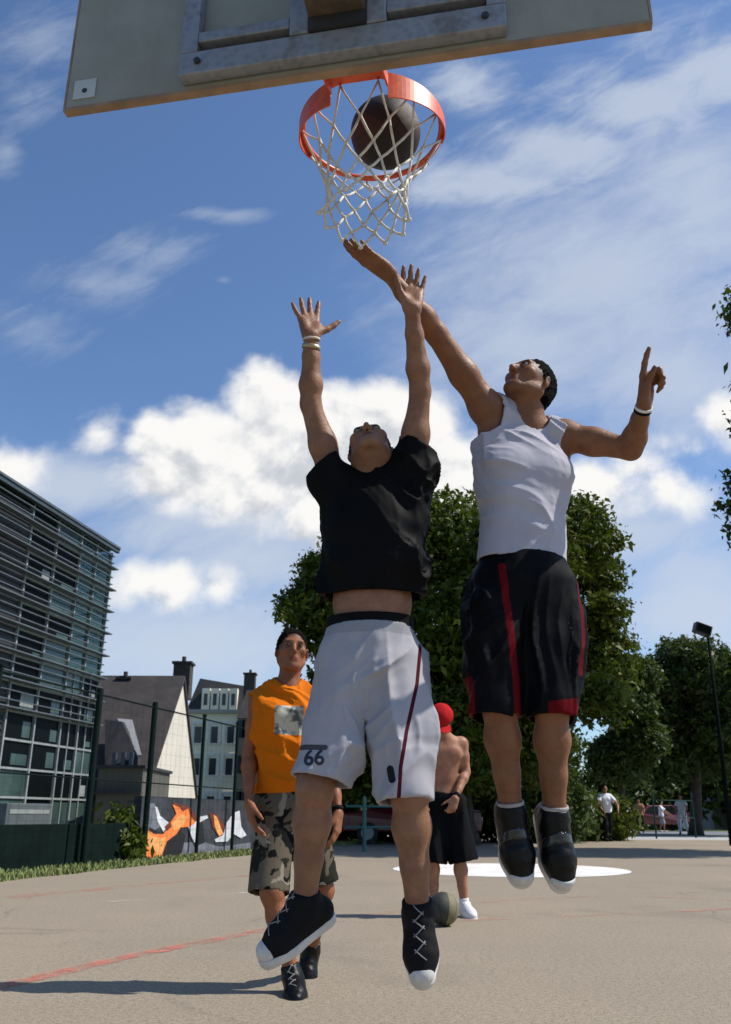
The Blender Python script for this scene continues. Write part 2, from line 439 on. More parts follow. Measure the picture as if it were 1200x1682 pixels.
# ------------------------------------------------------------------ hoop
YAW = R(10.78)
AX = np.array([math.sin(YAW), math.cos(YAW), 0]); RT = np.array([math.cos(YAW), -math.sin(YAW), 0]); UP = Z3
BC = np.array([-.082, 2.042, .030])                       # middle of the back face of the board
def B(x, y, z): return BC + RT * x + AX * y + UP * z   # x along the board, y towards the court, z height
def bbx(m, x0, x1, y0, y1, z0, z1, mi=0):
    return m.box(B((x0 + x1) / 2, (y0 + y1) / 2, (z0 + z1) / 2), (RT * (x1 - x0) / 2, AX * (y1 - y0) / 2, UP * (z1 - z0) / 2), mi)
hoop = thing('basketball_hoop', 'outdoor basketball hoop with pale board, galvanised frame and orange rim', 'basketball hoop', tuple(B(0, -2.75, 0)))
def board_build(t, b, tc):
    n = t.noise(tc, 3.5, 6, .65); n2 = t.noise(t.vmath('MULTIPLY', tc, (9, 9, 1.2)), 3, 5, .6)
    c = t.mix(t.smooth(n, .3, .75), (.26, .26, .21, 1), (.33, .33, .275, 1)); c = t.mix(t.smooth(n2, .5, .85, 0, .35), c, (.21, .20, .15, 1))
    t.put(b.inputs['Base Color'], c)
PANEL = mat('board_panel', (.33, .33, .28), .6, 0, build=board_build)
EDGE = mat('board_edge', (.30, .20, .125), .7, .25, 8)
def galv(t, b, tc):
    v = t.new('ShaderNodeTexVoronoi'); t.put(v.inputs['Vector'], tc); v.inputs['Scale'].default_value = 38
    c = t.mix(t.smooth(v.outputs['Distance'], .1, .7), (.23, .25, .28, 1), (.29, .31, .34, 1)); n = t.noise(tc, 7, 5, .7)
    c = t.mix(t.smooth(n, .52, .72, 0, .6), c, (.12, .11, .10, 1)); t.put(b.inputs['Base Color'], c)
    t.put(b.inputs['Roughness'], t.smooth(n, .3, .7, .45, .7))
GALV = mat('galvanised_steel', (.3, .32, .35), .5, 0, metal=.35, build=galv)
DARK = mat('steel_dark_and_shade', (.03, .03, .035), .6, .2)  # dark steel of the bolts, also the shade filled into slot and gap
m = MB(); bbx(m, -.898, .898, 0, .026, 2.90, 3.95); bd = m.build('backboard', PANEL, hoop)
m = MB()
for x0, x1, z0, z1 in ((-.905, .905, 2.886, 2.899), (-.905, .905, 3.951, 3.962), (-.906, -.899, 2.8995, 3.9505), (.899, .906, 2.8995, 3.9505)): bbx(m, x0, x1, -.001, .027, z0, z1)
m.build('board_edge', EDGE, bd)
m = MB(); bbx(m, -.875, -.80, -.004, -.001, 2.925, 3.0); m.build('sticker', mat('sticker_grey', (.50, .52, .50), .5, .1), bd)
m = MB(); m.tube([B(-.837, -.003, 2.955), B(-.837, -.006, 2.955)], .009, 10); m.build('bolt', DARK, bd)
# galvanised frame: two verticals, bottom rail made of two flats with a slot, top rail
m = MB(); W2 = .50
bbx(m, -W2, -W2 + .055, -.045, -.002, 3.0, 3.80); bbx(m, W2 - .055, W2, -.045, -.002, 3.0, 3.80)
bbx(m, -W2, W2, -.045, -.002, 2.912, 2.999); bbx(m, -W2 + .056, -.15, -.045, -.002, 3.035, 3.075); bbx(m, .15, W2 - .056, -.045, -.002, 3.035, 3.075)
bbx(m, -W2, W2, -.045, -.002, 3.801, 3.86)
for x in (-.149, .089): bbx(m, x, x + .06, -.05, -.003, 3.0, 3.5)
m.build('frame', GALV, hoop, bevel=.004)
m = MB(); bbx(m, -W2 + .056, W2 - .056, -.012, -.002, 2.9995, 3.0345); m.build('frame_slot_shade', DARK, hoop)  # dark strip standing in for the shade inside the rail slot
for x in (-.44, .44): m = MB(); m.tube([B(x, -.046, 2.955), B(x, -.054, 2.955)], .011, 8); m.build('bolt', DARK, hoop)
ARM = mat('arm_rusty_paint', (.105, .080, .055), .8, .35, 7, bump=.4, bs=40)
m = MB(); bbx(m, -.088, .088, -2.75, -.046, 3.045, 3.25); m.build('arm', ARM, hoop, bevel=.008)
m = MB(); bbx(m, -.088, .088, -.060, -.0455, 3.0, 3.044); m.build('arm_gap_shade', DARK, hoop)  # near-black block standing in for the shade in the gap under the arm
m = MB(); m.tube([B(.115, -2.6, 3.12), B(.115, -.05, 3.12)], .012, 8); m.build('stay_rod', mat('steel_bright', (.75, .75, .72), .35, .05, metal=.4), hoop, smooth=True)
m = MB(); m.tube([B(0, -2.75, -.03), B(0, -2.75, 3.3)], .09, 20); m.box(B(0, -2.75, -.018), (RT * .2, AX * .2, UP * .012)); m.build('pole', GALV, hoop, smooth=False)
# rim
RC = B(.022, .026 + .165 + .228, 3.035); RR = .243
def orange(t, b, tc):
    n = t.noise(tc, 26, 6, .7); c = t.mix(t.smooth(n, .35, .6), (.62, .085, .03, 1), (.78, .13, .045, 1)); c = t.mix(t.smooth(t.noise(tc, 60, 5, .7), .60, .72, 0, .8), c, (.22, .05, .03, 1)); t.put(b.inputs['Base Color'], c)
ORG = mat('rim_orange', (.7, .1, .04), .42, 0, build=orange)
def rp(th, r=RR, z=0.0): return RC + r * (math.cos(th) * -AX + math.sin(th) * RT) + UP * z    # th from the board side
m = MB(); m.tube([rp(2 * math.pi * i / 64) for i in range(65)], .0105, 10, cap=False)
rim = m.build('rim', ORG, hoop, smooth=True)
m = MB()
def band(t0, t1, n=26):
    V = []; 
    for i in range(n + 1):
        th = t0 + (t1 - t0) * i / n; a = abs(th); hh = .012 + .085 * max(0, 1 - ((a - R(22)) / R(88))) ** .8
        for r, z in ((RR + .0125, .004), (RR + .0125, -hh), (RR + .008, -hh), (RR + .008, .004)): V.append(rp(th, r, z))
    m.add(V, [(i * 4 + j, i * 4 + (j + 1) % 4, (i + 1) * 4 + (j + 1) % 4, (i + 1) * 4 + j) for i in range(n) for j in range(4)] + [(3, 2, 1, 0), (n * 4, n * 4 + 1, n * 4 + 2, n * 4 + 3)])
band(R(22), R(112)); m.build('flange', ORG, rim)
m = MB(); band(R(-22), R(-112)); m.build('flange', ORG, rim)
m = MB(); bbx(m, -.10 + .02, .10 + .02, .027, .035, 2.93, 3.06); bbx(m, -.09 + .02, .11, .036, .19, 3.025, 3.031)
for x in (-.075, .112): m.poly_prism([B(x, .036, 3.024), B(x, .036, 2.93), B(x, .185, 2.985), B(x, .185, 3.024)], RT * .006)
m.build('bracket', ORG, rim)
for k in range(12):
    m = MB(); th = 2 * math.pi * (k + .5) / 12; m.tube([rp(th, RR, -.008), rp(th, RR - .006, -.024), rp(th, RR + .006, -.024), rp(th, RR, -.008)], .0028, 6); m.build('hook', ORG, rim)
# net of knotted cord
def npt(i, k):
    z = [-.022, -.106, -.176, -.238, -.290, -.335, -.372][i]; r = [RR, .186, .156, .140, .134, .138, .152][i]
    th = 2 * math.pi * (k + .5 + (.5 if i % 2 else 0)) / 12
    rs = random.Random(i * 37 + (k % 12)); j = 0 if i == 0 else 1
    th += j * rs.uniform(-.05, .05); r *= 1 + j * rs.uniform(-.05, .05); z += j * rs.uniform(-.010, .010)
    return rp(th, r, z) + RT * (-.020 * min(1, i / 3)) + AX * (-.01 * i / 6)
m = MB()
for i in range(6):
    for k in range(12):
        a = npt(i, k)
        for dk in ((0, -1) if i % 2 == 0 else (0, 1)):
            b_ = npt(i + 1, (k + dk)); 
            mid = lerp(a, b_, .5) + UP * (-.004) 
            m.tube([a, mid, b_], .0045 if i else .0036, 6)
for i in range(1, 7):
    for k in range(12):
        c_ = npt(i, k); r = .0072 if i < 4 else .009
        m.tube([c_ + UP * r, c_ + UP * r * .5, c_, c_ - UP * r * .5, c_ - UP * r], [.001, r * .86, r, r * .86, .001], 7)
net = m.build('net', mat('net_cord', (.66, .64, .58), .85, .12, 60), hoop, smooth=True)

def ball(name_label, c, r, cols, label, seamcol, rotm):
    n1_, n2_ = 64, 96; V = []; Fq = []
    th = np.linspace(0, math.pi, n1_ + 1); ph = np.linspace(0, 2 * math.pi, n2_, endpoint=False)
    V = np.array([[math.sin(a) * math.cos(p), math.sin(a) * math.sin(p), math.cos(a)] for a in th for p in ph])
    Fq = np.array([(i * n2_ + j, (i + 1) * n2_ + j, (i + 1) * n2_ + (j + 1) % n2_, i * n2_ + (j + 1) % n2_) for i in range(n1_) for j in range(n2_)])
    x, y, z = V.T
    d = np.minimum(np.abs(x), np.abs(z)); cu = np.abs(np.sqrt((np.abs(y) - 1.12) ** 2 * 1.0 + x ** 2 + z ** 2) * 0 + (np.abs(x) - (.50 + .28 * z * z * 0 + .30 * (np.abs(y)) ** 2 * 0)) )
    cu = np.abs(np.abs(x) - .22 - .55 * (1 - z * z) ** 0 * (1 - y * y) * .7)
    seam = np.minimum(d, cu)
    quad = np.sign(x) * np.sign(z)
    rr = r * (1 - .012 * np.clip(1 - seam / .03, 0, 1)) + .0004 * np.random.rand(len(V))
    M3 = np.array(rotm)
    o = np_mesh('basketball', (V * rr[:, None]) @ M3.T + np.array(c), Fq, mat(name_label, cols[0], .6, 0, bump=.3, bs=500, attr=[('quad', 0, .02, cols[1]), ('seam', .022, .006, seamcol)]), None, {'seam': seam, 'quad': quad}, smooth=True)
    return o
rot = lambda a, b_: np.array(Matrix.Rotation(a, 3, 'X') @ Matrix.Rotation(b_, 3, 'Y'))
bc = RC + RT * .050 + AX * -.012 + UP * -.030
b1 = ball('ball_brown', bc, .121, ((.034, .008, .005), (.010, .004, .003)), '', (.004, .003, .003), rot(.5, .6))
tag(b1, 'dark brown basketball dropping through the rim into the net', 'basketball')
gb = G(728, 1524); gb = np.array((gb[0] + .01, gb[1] + .10, .120))
b2 = ball('ball_olive', gb, .121, ((.17, .15, .075), (.035, .035, .028)), '', (.01, .01, .008), rot(1.1, .3))
tag(b2, 'olive and black basketball on the court at the feet of the man in red cap', 'basketball')

# ------------------------------------------------------------------ ground
def sheet(name, pts, z, mt, kind='structure', th=None):
    m = MB(); m.add([(p[0], p[1], z) for p in pts], [tuple(range(len(pts)))]); o = m.build(name, mt); o['kind'] = kind; return o
def asphalt(t, b, tc):
    n = t.noise(tc, 90, 3, .7); n2 = t.noise(tc, .9, 5, .6); n3 = t.noise(tc, 34, 4, .75); n4 = t.noise(t.vmath('MULTIPLY', tc, (1, .35, 1)), .35, 4, .6)
    v = t.new('ShaderNodeTexVoronoi'); t.put(v.inputs['Vector'], tc); v.inputs['Scale'].default_value = 130
    c = t.mix(t.smooth(n, .34, .66), (.135, .112, .081, 1), (.36, .305, .226, 1))
    c = t.mix(t.smooth(n3, .40, .62, 0, .65), c, (.37, .305, .22, 1)); c = t.mix(t.smooth(n3, .44, .34, 0, .5), c, (.19, .15, .11, 1))
    c = t.mix(t.smooth(v.outputs['Distance'], .02, .25, .35, 0), c, (.10, .08, .065, 1))
    c = t.mix(t.smooth(n2, .35, .7, 0, .35), c, (.24, .20, .15, 1)); c = t.mix(t.smooth(n4, .45, .7, 0, .30), c, (.38, .29, .215, 1))
    st = t.new('ShaderNodeTexVoronoi'); t.put(st.inputs['Vector'], t.vmath('ADD', tc, (.3, .7, 0))); st.inputs['Scale'].default_value = .55
    c = t.mix(t.smooth(t.math('ADD', st.outputs['Distance'], t.math('MULTIPLY', n3, .12)), .05, .14, .45, 0), c, (.13, .10, .08, 1))
    ck = t.new('ShaderNodeTexVoronoi'); ck.feature = 'DISTANCE_TO_EDGE'; t.put(ck.inputs['Vector'], t.vmath('ADD', tc, t.vmath('MULTIPLY', t.comb(n2, n3, 0), (.9, .5, 0)))); ck.inputs['Scale'].default_value = .22
    c = t.mix(t.math('MULTIPLY', t.smooth(ck.outputs['Distance'], .0010, .0035, .30, 0), t.smooth(n2, .42, .55)), c, (.05, .04, .03, 1))
    n5 = t.noise(t.vmath('ADD', tc, (7, 3, 0)), .5, 4, .6, .5); c = t.mix(t.smooth(n5, .55, .70, 0, .35), c, (.155, .128, .095, 1))
    t.put(b.inputs['Base Color'], c)
    bn = t.new('ShaderNodeBump'); bn.inputs['Strength'].default_value = .5; bn.inputs['Distance'].default_value = .006
    t.put(bn.inputs['Height'], t.math('ADD', n, t.math('MULTIPLY', n3, .5))); t.put(b.inputs['Normal'], bn.outputs[0])
ASPH = mat('asphalt_worn', (.3, .25, .2), .88, 0, spec=.3, build=asphalt)
EARTH = mat('earth_grassy', (.10, .13, .045), .95, .3, .8)
sheet('ground', [(-1500, -300), (1500, -300), (1500, 1800), (-1500, 1800)], -.008, EARTH)
gl0 = G(0, 1447); gl1 = G(400, 1405); gd = unit(gl1 - gl0)
gA = gl0 - gd * 14; gB = gl0 + gd * 19
far_y = 33.5
sheet('court', [(gA[0], gA[1]), (gA[0], -12), (26, -12), (26, far_y), (gB[0] + 2.2, far_y), (gB[0], gB[1])], 0.0, ASPH)
sheet('path', [(-30, 33.5), (60, 33.5), (60, 40), (-30, 40)], .0, mat('paving_pale', (.42, .41, .39), .85, .12, 1.2))
sheet('road', [(-60, 43), (90, 43), (90, 52), (-60, 52)], .0, mat('asphalt_grey', (.17, .18, .20), .9, .15, .7))
def paint(col, lo, hi, k=7.0):
    def bld(t, b, tc):
        n = t.noise(tc, k, 6, .7); n2 = t.noise(tc, 70, 3, .7); a = t.smooth(t.math('ADD', n, t.math('MULTIPLY', t.math('SUBTRACT', n2, .5), .5)), lo, hi)
        tr = t.new('ShaderNodeBsdfTransparent'); mx = t.new('ShaderNodeMixShader'); t.put(mx.inputs[0], a); t.l.new(tr.outputs[0], mx.inputs[1]); t.l.new(b.outputs[0], mx.inputs[2])
        out = [x for x in t.n if x.type == 'OUTPUT_MATERIAL'][0]; t.l.new(mx.outputs[0], out.inputs[0])
    return bld
WHITEP = mat('paint_white', (.74, .71, .66), .8, .16, 2.2, build=paint(0, .12, .34))
REDP = mat('paint_red_worn', (.62, .17, .12), .85, .15, 9, build=paint(0, .34, .80)); REDF = mat('paint_red_faded', (.55, .20, .15), .85, .15, 9, build=paint(0, .42, .95, 2.5))
WHF = mat('paint_white_faded', (.60, .56, .50), .85, .1, 9, build=paint(0, .40, .9, 1.5))
cc = np.array((BC[0], BC[1], 0)) + AX * 12.9 + RT * (-.05)
m = MB(); m.add([tuple(cc + 1.83 * (math.cos(a) * RT + math.sin(a) * AX) + UP * .004) for a in np.linspace(0, 2 * math.pi, 97)[:-1]], [tuple(range(96))])
o = m.build('court_marking', WHITEP); o['kind'] = 'structure'
def strip(name, pts, wd, mt, z=.004):
    m = MB(); pts = [np.array(p)[:2] for p in pts]; V = []
    for i, p in enumerate(pts):
        d = unit(np.append(pts[min(i + 1, len(pts) - 1)] - pts[max(i - 1, 0)], 0)); n = np.array((-d[1], d[0]))
        V += [(*(p + n * wd / 2), z), (*(p - n * wd / 2), z)]
    m.add(V, [(2 * i, 2 * i + 1, 2 * i + 3, 2 * i + 2) for i in range(len(pts) - 1)]); o = m.build(name, mt); o['kind'] = 'structure'; return o
strip('court_line', [G(-260, 1690), G(0, 1621), G(215, 1571), G(440, 1527)], .13, REDP)
strip('court_line', [G(440, 1526.5), G(560, 1508), G(700, 1492), G(850, 1478), G(960, 1473), G(1080, 1474), G(1300, 1483)], .16, REDF)
strip('court_line', [G(640, 1520), G(760, 1512), G(900, 1507), G(1080, 1500), G(1200, 1493), G(1350, 1486)], .12, REDF)
strip('court_line', [G(-60, 1482), G(100, 1466), G(300, 1448), G(420, 1438)], .28, REDF)
strip('court_line', [G(180, 1482), G(300, 1474), G(420, 1466)], .14, WHF)
# grass strip along the left edge of the court
def grass_strip(name, pts, wid, n, hmin, hmax, seed):
    rs = np.random.RandomState(seed); V = []; Fq = []; L = [np.array(p)[:2] for p in pts]
    segs = np.array([np.linalg.norm(b - a) for a, b in zip(L[:-1], L[1:])]); cum_ = np.r_[0, np.cumsum(segs)]
    base = np.empty((n, 2)); 
    t = rs.rand(n) * cum_[-1]; k = np.clip(np.searchsorted(cum_, t) - 1, 0, len(segs) - 1)
    for i in range(n):
        a, b = L[k[i]], L[k[i] + 1]; d = (b - a) / segs[k[i]]; nn = np.array((-d[1], d[0]))
        base[i] = a + d * (t[i] - cum_[k[i]]) + nn * (rs.rand() ** 1.3) * wid - nn * .05 + nn * .18 * (vnoise(np.array([[t[i] * 1.3, 0, seed]]))[0] - .5)
    an = rs.rand(n) * 6.28; hh = hmin + (hmax - hmin) * rs.rand(n) ** 2; wv = .012 + .012 * rs.rand(n)
    dx, dy = np.cos(an), np.sin(an); le = (rs.rand(n, 2) - .5) * hh[:, None] * .9
    z0 = np.zeros(n)
    A = np.stack([base[:, 0] - dx * wv, base[:, 1] - dy * wv, z0], 1); Bq = np.stack([base[:, 0] + dx * wv, base[:, 1] + dy * wv, z0], 1)
    Cq = np.stack([base[:, 0] + le[:, 0] + dx * wv * .3, base[:, 1] + le[:, 1] + dy * wv * .3, hh], 1); Dq = np.stack([base[:, 0] + le[:, 0] - dx * wv * .3, base[:, 1] + le[:, 1] - dy * wv * .3, hh], 1)
    V = np.stack([A, Bq, Cq, Dq], 1).reshape(-1, 3); Fq = np.arange(4 * n).reshape(n, 4)
    o = np_mesh(name, V, Fq, mat('grass_blades', (.21, .24, .075), .8, .45, 1.6), None); o['kind'] = 'stuff'; tag(o, 'rough green grass growing along the left edge of the court', 'grass'); return o
grass_strip('grass', [gA, gl0, gl1, gB, (gB[0] + 2.2, far_y)], 1.3, 34000, .015, .085, 4)

# ------------------------------------------------------------------ fence, low wall with mural
GREEN = mat('paint_dark_green', (.003, .011, .009), .7, .2, 5, spec=.12); PANELG = mat('panel_dark_green', (.004, .011, .009), .8, .25, 2, spec=.08)
fd = gd; fn = np.array((-fd[1], fd[0], 0))                   # away from the court
f0 = np.array((*P(235, 1400, 17.0)[:2], 0))
def fp(t, z=0.0, off=0.0): return f0 + fd * t + fn * off + UP * z
fence = thing('court_fence', 'tall dark green wire fence with round posts along the left edge of the court', 'fence', tuple(fp(0)))
posts = [-7.4, -4.6, -1.95, 0.0, 2.2, 4.0, 6.2, 8.6, 11.0, 13.6]
for i, t in enumerate(posts):
    m = MB(); m.tube([fp(t), fp(t, 2.80)],   .055 if t in (-1.95, 0.0) else .038, 12); m.tube([fp(t, 2.80), fp(t, 2.83)], .05, 12); m.build('post', GREEN, fence)
m = MB()
for z in (.02, 1.35, 2.73): m.tube([fp(posts[0], z), fp(posts[-1], z)], .012 if z != 2.73 else .016, 8)
m.build('rail', GREEN, fence)
m = MB()
for a, b_ in zip(posts[:-1], posts[1:]):
    nz = int((b_ - a) / .20)
    for i in range(1, nz): t = a + (b_ - a) * i / nz; m.tube([fp(t, .05), fp(t, 2.73)], .0012, 3, cap=False)
for k in range(14): m.tube([fp(posts[0], .1 + k * .2), fp(posts[-1], .1 + k * .2)], .0012, 3, cap=False)
m.build('wire_mesh', GREEN, fence)
lp = thing('low_panel_wall', 'dark green low board wall behind the fence to the left of the mural', 'wall', tuple(fp(-4, 0, .12)))
for a in np.arange(-8.2, -.3, 1.98):
    m = MB(); m.box(fp(a + .98, .33, .14), (fd * .97, fn * .02, UP * .32)); m.build('panel', PANELG, lp, bevel=.01)
mw_ = thing('mural_wall', 'low wall painted with an orange, white and black graffiti mural', 'wall', tuple(fp(3, 0, .3)))
DG = mat('mural_charcoal', (.035, .04, .05), .8, .4, 3)
WL = 13.5
m = MB(); m.box(fp(WL / 2 + .1, .56, .25), (fd * WL / 2, fn * .08, UP * .56)); m.build('wall', DG, mw_)
fa = P(235, 1410, 17.0)
def onwall(px, py):
    d = ray(px, py); pl = fp(0, 0, .165); t = np.dot(pl - CAM, fn) / np.dot(d, fn); return CAM + d * t
def mural(lst):
    m = MB(); mats_ = []; 
    for i, (mt, pts) in enumerate(lst):
        if mt not in mats_: mats_.append(mt)
        q = [onwall(220 + x / 5.714, 1300 + y / 5.714) - fn * (.004 + .0012 * i) for x, y in pts]
        m.poly_prism(q, fn * .003, mats_.index(mt))
    m.build('mural_paint', mats_, mw_)
MO = mat('mural_orange', (.90, .22, .05), .7, .2, 5); MO2 = mat('mural_orange_light', (.85, .38, .12), .7, .2, 5); MW = mat('mural_white', (.66, .67, .70), .7, .15, 5)
MG = mat('mural_grey', (.16, .17, .20), .7, .3, 3); MR = mat('mural_red_brown', (.16, .035, .015), .7, .3, 4); MK = mat('mural_black', (.012, .012, .015), .7, .1)
mural([(MG, [(100, 120), (190, 110), (230, 200), (240, 330), (180, 380), (100, 330)]), (MG, [(300, 560), (470, 480), (640, 470), (800, 520), (1090, 480), (1090, 600), (300, 625)]),
       (MK, [(130, 330), (250, 390), (400, 300), (480, 420), (440, 600), (260, 600), (330, 430), (180, 420)]), (MK, [(500, 350), (640, 290), (660, 480), (560, 520)]),
       (MR, [(350, 100), (520, 150), (600, 260), (570, 330), (480, 200)]), (MR, [(700, 200), (780, 220), (850, 330), (800, 440), (730, 330)]),
       (MW, [(190, 140), (215, 150), (240, 230), (330, 300), (270, 380), (215, 280)]), (MW, [(500, 320), (570, 290), (600, 240), (680, 225), (690, 250), (610, 290), (590, 400), (565, 480), (540, 440)]),
       (MW, [(860, 300), (930, 200), (985, 180), (1000, 330), (1050, 410), (1000, 440), (930, 400), (870, 470), (760, 475), (750, 450), (830, 410)]),
       (MO, [(95, 340), (180, 400), (270, 400), (330, 300), (390, 210), (355, 120), (420, 150), (450, 190), (500, 160), (520, 230), (570, 290), (520, 330), (430, 340), (390, 400), (300, 470), (240, 640), (180, 665), (92, 665)]),
       (MO2, [(110, 360), (160, 420), (260, 440), (300, 420), (270, 520), (230, 640), (190, 560), (130, 520)]), (MO2, [(350, 300), (430, 210), (500, 240), (450, 320), (370, 370)]), (MO2, [(740, 220), (770, 240), (830, 400), (790, 420), (750, 330)]),
       (MR, [(280, 330), (330, 280), (345, 330), (300, 370)])])

# ------------------------------------------------------------------ glass building
FRM = mat('frame_light_grey', (.27, .295, .29), .55, .12, 2); FRD = mat('frame_dark_steel', (.06, .075, .08), .5, .15, 2, metal=.3)
LOUV = mat('louvre_steel', (.13, .145, .15), .45, .15, 2, metal=.3); CLAD = mat('cladding_dark_grey', (.030, .031, .033), .6, .15, 1.5)
def glassm(name, tint, alpha, rough=.04):
    m_ = bpy.data.materials.new(name); m_.use_nodes = True; t = NT(m_.node_tree); b = t.n['Principled BSDF']
    b.inputs['Base Color'].default_value = tint + (1,); b.inputs['Roughness'].default_value = rough; b.inputs['Specular IOR Level'].default_value = .8
    tr = t.new('ShaderNodeBsdfTransparent'); tr.inputs[0].default_value = (.75, .86, .84, 1); mx = t.new('ShaderNodeMixShader'); mx.inputs[0].default_value = alpha
    t.l.new(tr.outputs[0], mx.inputs[1]); t.l.new(b.outputs[0], mx.inputs[2]); t.l.new(mx.outputs[0], [x for x in t.n if x.type == 'OUTPUT_MATERIAL'][0].inputs[0]); MATS[name] = m_; return m_
GLS = glassm('glass_green_clear', (.05, .11, .10), .42); GLD = mat('glass_dark', (.004, .006, .006), .45, 0, spec=.06)
GLG = mat('glass_green_panel', (.05, .085, .075), .25, .3, .5); INT = mat('interior_dark', (.012, .013, .013), .8, .5, .8)
E0 = np.array((*P(138, 1335, 40.0)[:2], 0))
fdir = np.array([-math.sin(YAW), -math.cos(YAW), 0]); fnr = np.array([math.cos(YAW), -math.sin(YAW), 0])   # along the facade towards the camera / outwards
def Q3(s_, z, o_=0.0): return E0 + fdir * s_ + fnr * o_ + UP * z
gbld = thing('glass_building', 'modern building with glass stair tower, grey mullions and projecting horizontal fins', 'building', tuple(Q3(5, 0, -4)))
HT = 12.75
def gbox(m, s0, s1, z0, z1, o0, o1, mi=0): return m.box(Q3((s0 + s1) / 2, (z0 + z1) / 2, (o0 + o1) / 2), (fdir * (s1 - s0) / 2, fnr * (o1 - o0) / 2, UP * (z1 - z0) / 2), mi)
m = MB(); gbox(m, 3.0, 30, 0, HT - .8, -9, -.32); gbox(m, 6.95, 30, 0, HT - .55, -.319, -.02, 1)
for k in range(46): z = 1.0 + k * .25; gbox(m, 6.95, 30, z, z + .10, -.019, .03, 1)
m.build('wall', [INT, CLAD], gbld)
m = MB(); gbox(m, -.15, 30, HT, HT + .12, -9, .40); gbox(m, -.15, 30, HT - .16, HT - .003, .20, .36); m.build('roof', FRD, gbld)
rows = [0.35 + i * 1.03 for i in range(13)]
cols = [0.0, 1.45, 2.9, 4.9, 6.9]
rs = random.Random(11)
m = MB()
for i, s_ in enumerate(cols): gbox(m, s_ - .045, s_ + .045, 0, HT - .17, -.08, .09)
for s_ in (.72, 2.17): gbox(m, s_ - .03, s_ + .03, 0, 6.8, -.05, .05)
m.build('mullion', FRM, gbld)
m = MB()
for z in rows: gbox(m, 0.07, 6.85, z - .04, z + .04, -.07, .07)
m.build('transom', FRM, gbld)
for z in rows[4:]:
    m = MB(); gbox(m, -.12, 30, z + .06, z + .09, .10, .42)
    for j in range(4): gbox(m, -.12, 30, z + .091, z + .11, .14 + j * .08, .17 + j * .08)
    m.build('fin', LOUV, gbld)
m = MB()
for z in rows[4:-1]:
    for q_ in (.36, .70): gbox(m, -.05, 30, z + q_, z + q_ + .035, .12, .22)
m.build('sun_slats', LOUV, gbld)
for ci in range(4):
    for ri in range(len(rows) - 1):
        z0, z1 = rows[ri] + .06, rows[ri + 1] - .06; s0, s1 = cols[ci] + .075, cols[ci + 1] - .075
        clear = ci < 2 and ri > 5
        mt = GLS if clear else (GLG if rs.random() < (.55 if ci < 2 else .22) else GLD)
        m = MB(); gbox(m, s0, s1, z0, z1, -.015, .0); pn = m.build('window_pane', mt, gbld)
        if mt is not GLS and rs.random() < .5:
            m = MB(); w_ = rs.uniform(.25, .6); gbox(m, s0 + .1, s0 + .1 + (s1 - s0) * w_, z0 + .08, z0 + .08 + (z1 - z0) * rs.uniform(.2, .7), .004, .012); m.build('blind', FRM if rs.random() < .25 else GLG, pn)
# stair tower: end and back glazing, posts, flights
m = MB(); gbox(m, -.07, .07, 0, HT - .17, -3.2, -3.06); gbox(m, 2.83, 2.97, 0, HT - .17, -3.2, -3.06); gbox(m, -.05, .05, 0, HT - .17, -1.65, -1.55); 
for z in rows: gbox(m, -.05, .05, z - .04, z + .04, -3.05, -.09); gbox(m, .08, 2.82, z - .04, z + .04, -3.18, -3.10)
m.build('tower_frame', FRD, gbld)
m = MB(); gbox(m, -.012, 0, 0, HT - .2, -3.05, -.10); gbox(m, .08, 2.82, 0, HT - .2, -3.14, -3.13); m.build('tower_glass', GLS, gbld)
m = MB(); gbox(m, .08, 2.82, 0, 6.7, -3.0, -.7); m.build('tower_core', INT, gbld)
m = MB()
for k in range(6):
    z = 6.9 + k * 1.03
    for j in range(7):
        q_ = j / 6 if k % 2 else 1 - j / 6
        gbox(m, .3 + q_ * 1.9 - .15, .3 + q_ * 1.9 + .15, z + j * .15, z + j * .15 + .05, -2.8, -1.7)
m.build('stairs', FRD, gbld)
cab = thing('utility_cabinet', 'grey steel utility cabinet at the foot of the glass building', 'cabinet', tuple(Q3(9, 0, 3.2)))
p0 = P(22, 1405, 19.5)
m = MB(); c0 = np.array((*P(20, 1395, 19.0)[:2], .50)); m.box(c0, (fd * .75, fn * .30, UP * .50)); cb = m.build('body', mat('cabinet_grey', (.10, .115, .125), .5, .15, 3), cab, bevel=.015)
m = MB(); m.box(c0 - fn * .306 + UP * .34, (fd * .66, fn * .004, UP * .04)); m.box(c0 - fn * .306 - UP * .38, (fd * .66, fn * .004, UP * .05)); m.build('trim', FRM, cab)
cab.location = tuple(c0 - UP * .5)

# ------------------------------------------------------------------ houses
def roofm(name, col):
    def bld(t, b, tc):
        n = t.noise(tc, 1.2, 5, .6); br = t.new('ShaderNodeTexBrick'); t.put(br.inputs['Vector'], t.vmath('MULTIPLY', tc, (1, 1, 1))); br.inputs['Scale'].default_value = 3.2
        c = t.mix(t.smooth(n, .3, .7), tuple(x * .75 for x in col) + (1,), tuple(x * 1.25 for x in col) + (1,)); t.put(b.inputs['Base Color'], c)
        t.put(b.inputs['Normal'], t.new('ShaderNodeBump').outputs[0])
    return mat(name, col, .85, .25, 1.4, bump=.6, bs=9)
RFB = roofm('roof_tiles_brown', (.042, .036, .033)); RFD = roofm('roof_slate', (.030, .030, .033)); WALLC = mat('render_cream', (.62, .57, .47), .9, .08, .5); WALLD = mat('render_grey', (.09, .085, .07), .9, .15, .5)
WALLW = mat('render_white', (.88, .78, .60), .9, .08, .5); WIN = mat('window_dark', (.02, .025, .03), .15, 0); FRW = mat('window_frame_white', (.7, .7, .68), .6, 0)
h1 = thing('gabled_house', 'house with steep brown tiled roof and cream gable wall beside the glass building', 'house', (-13.5, 47.5, 0))
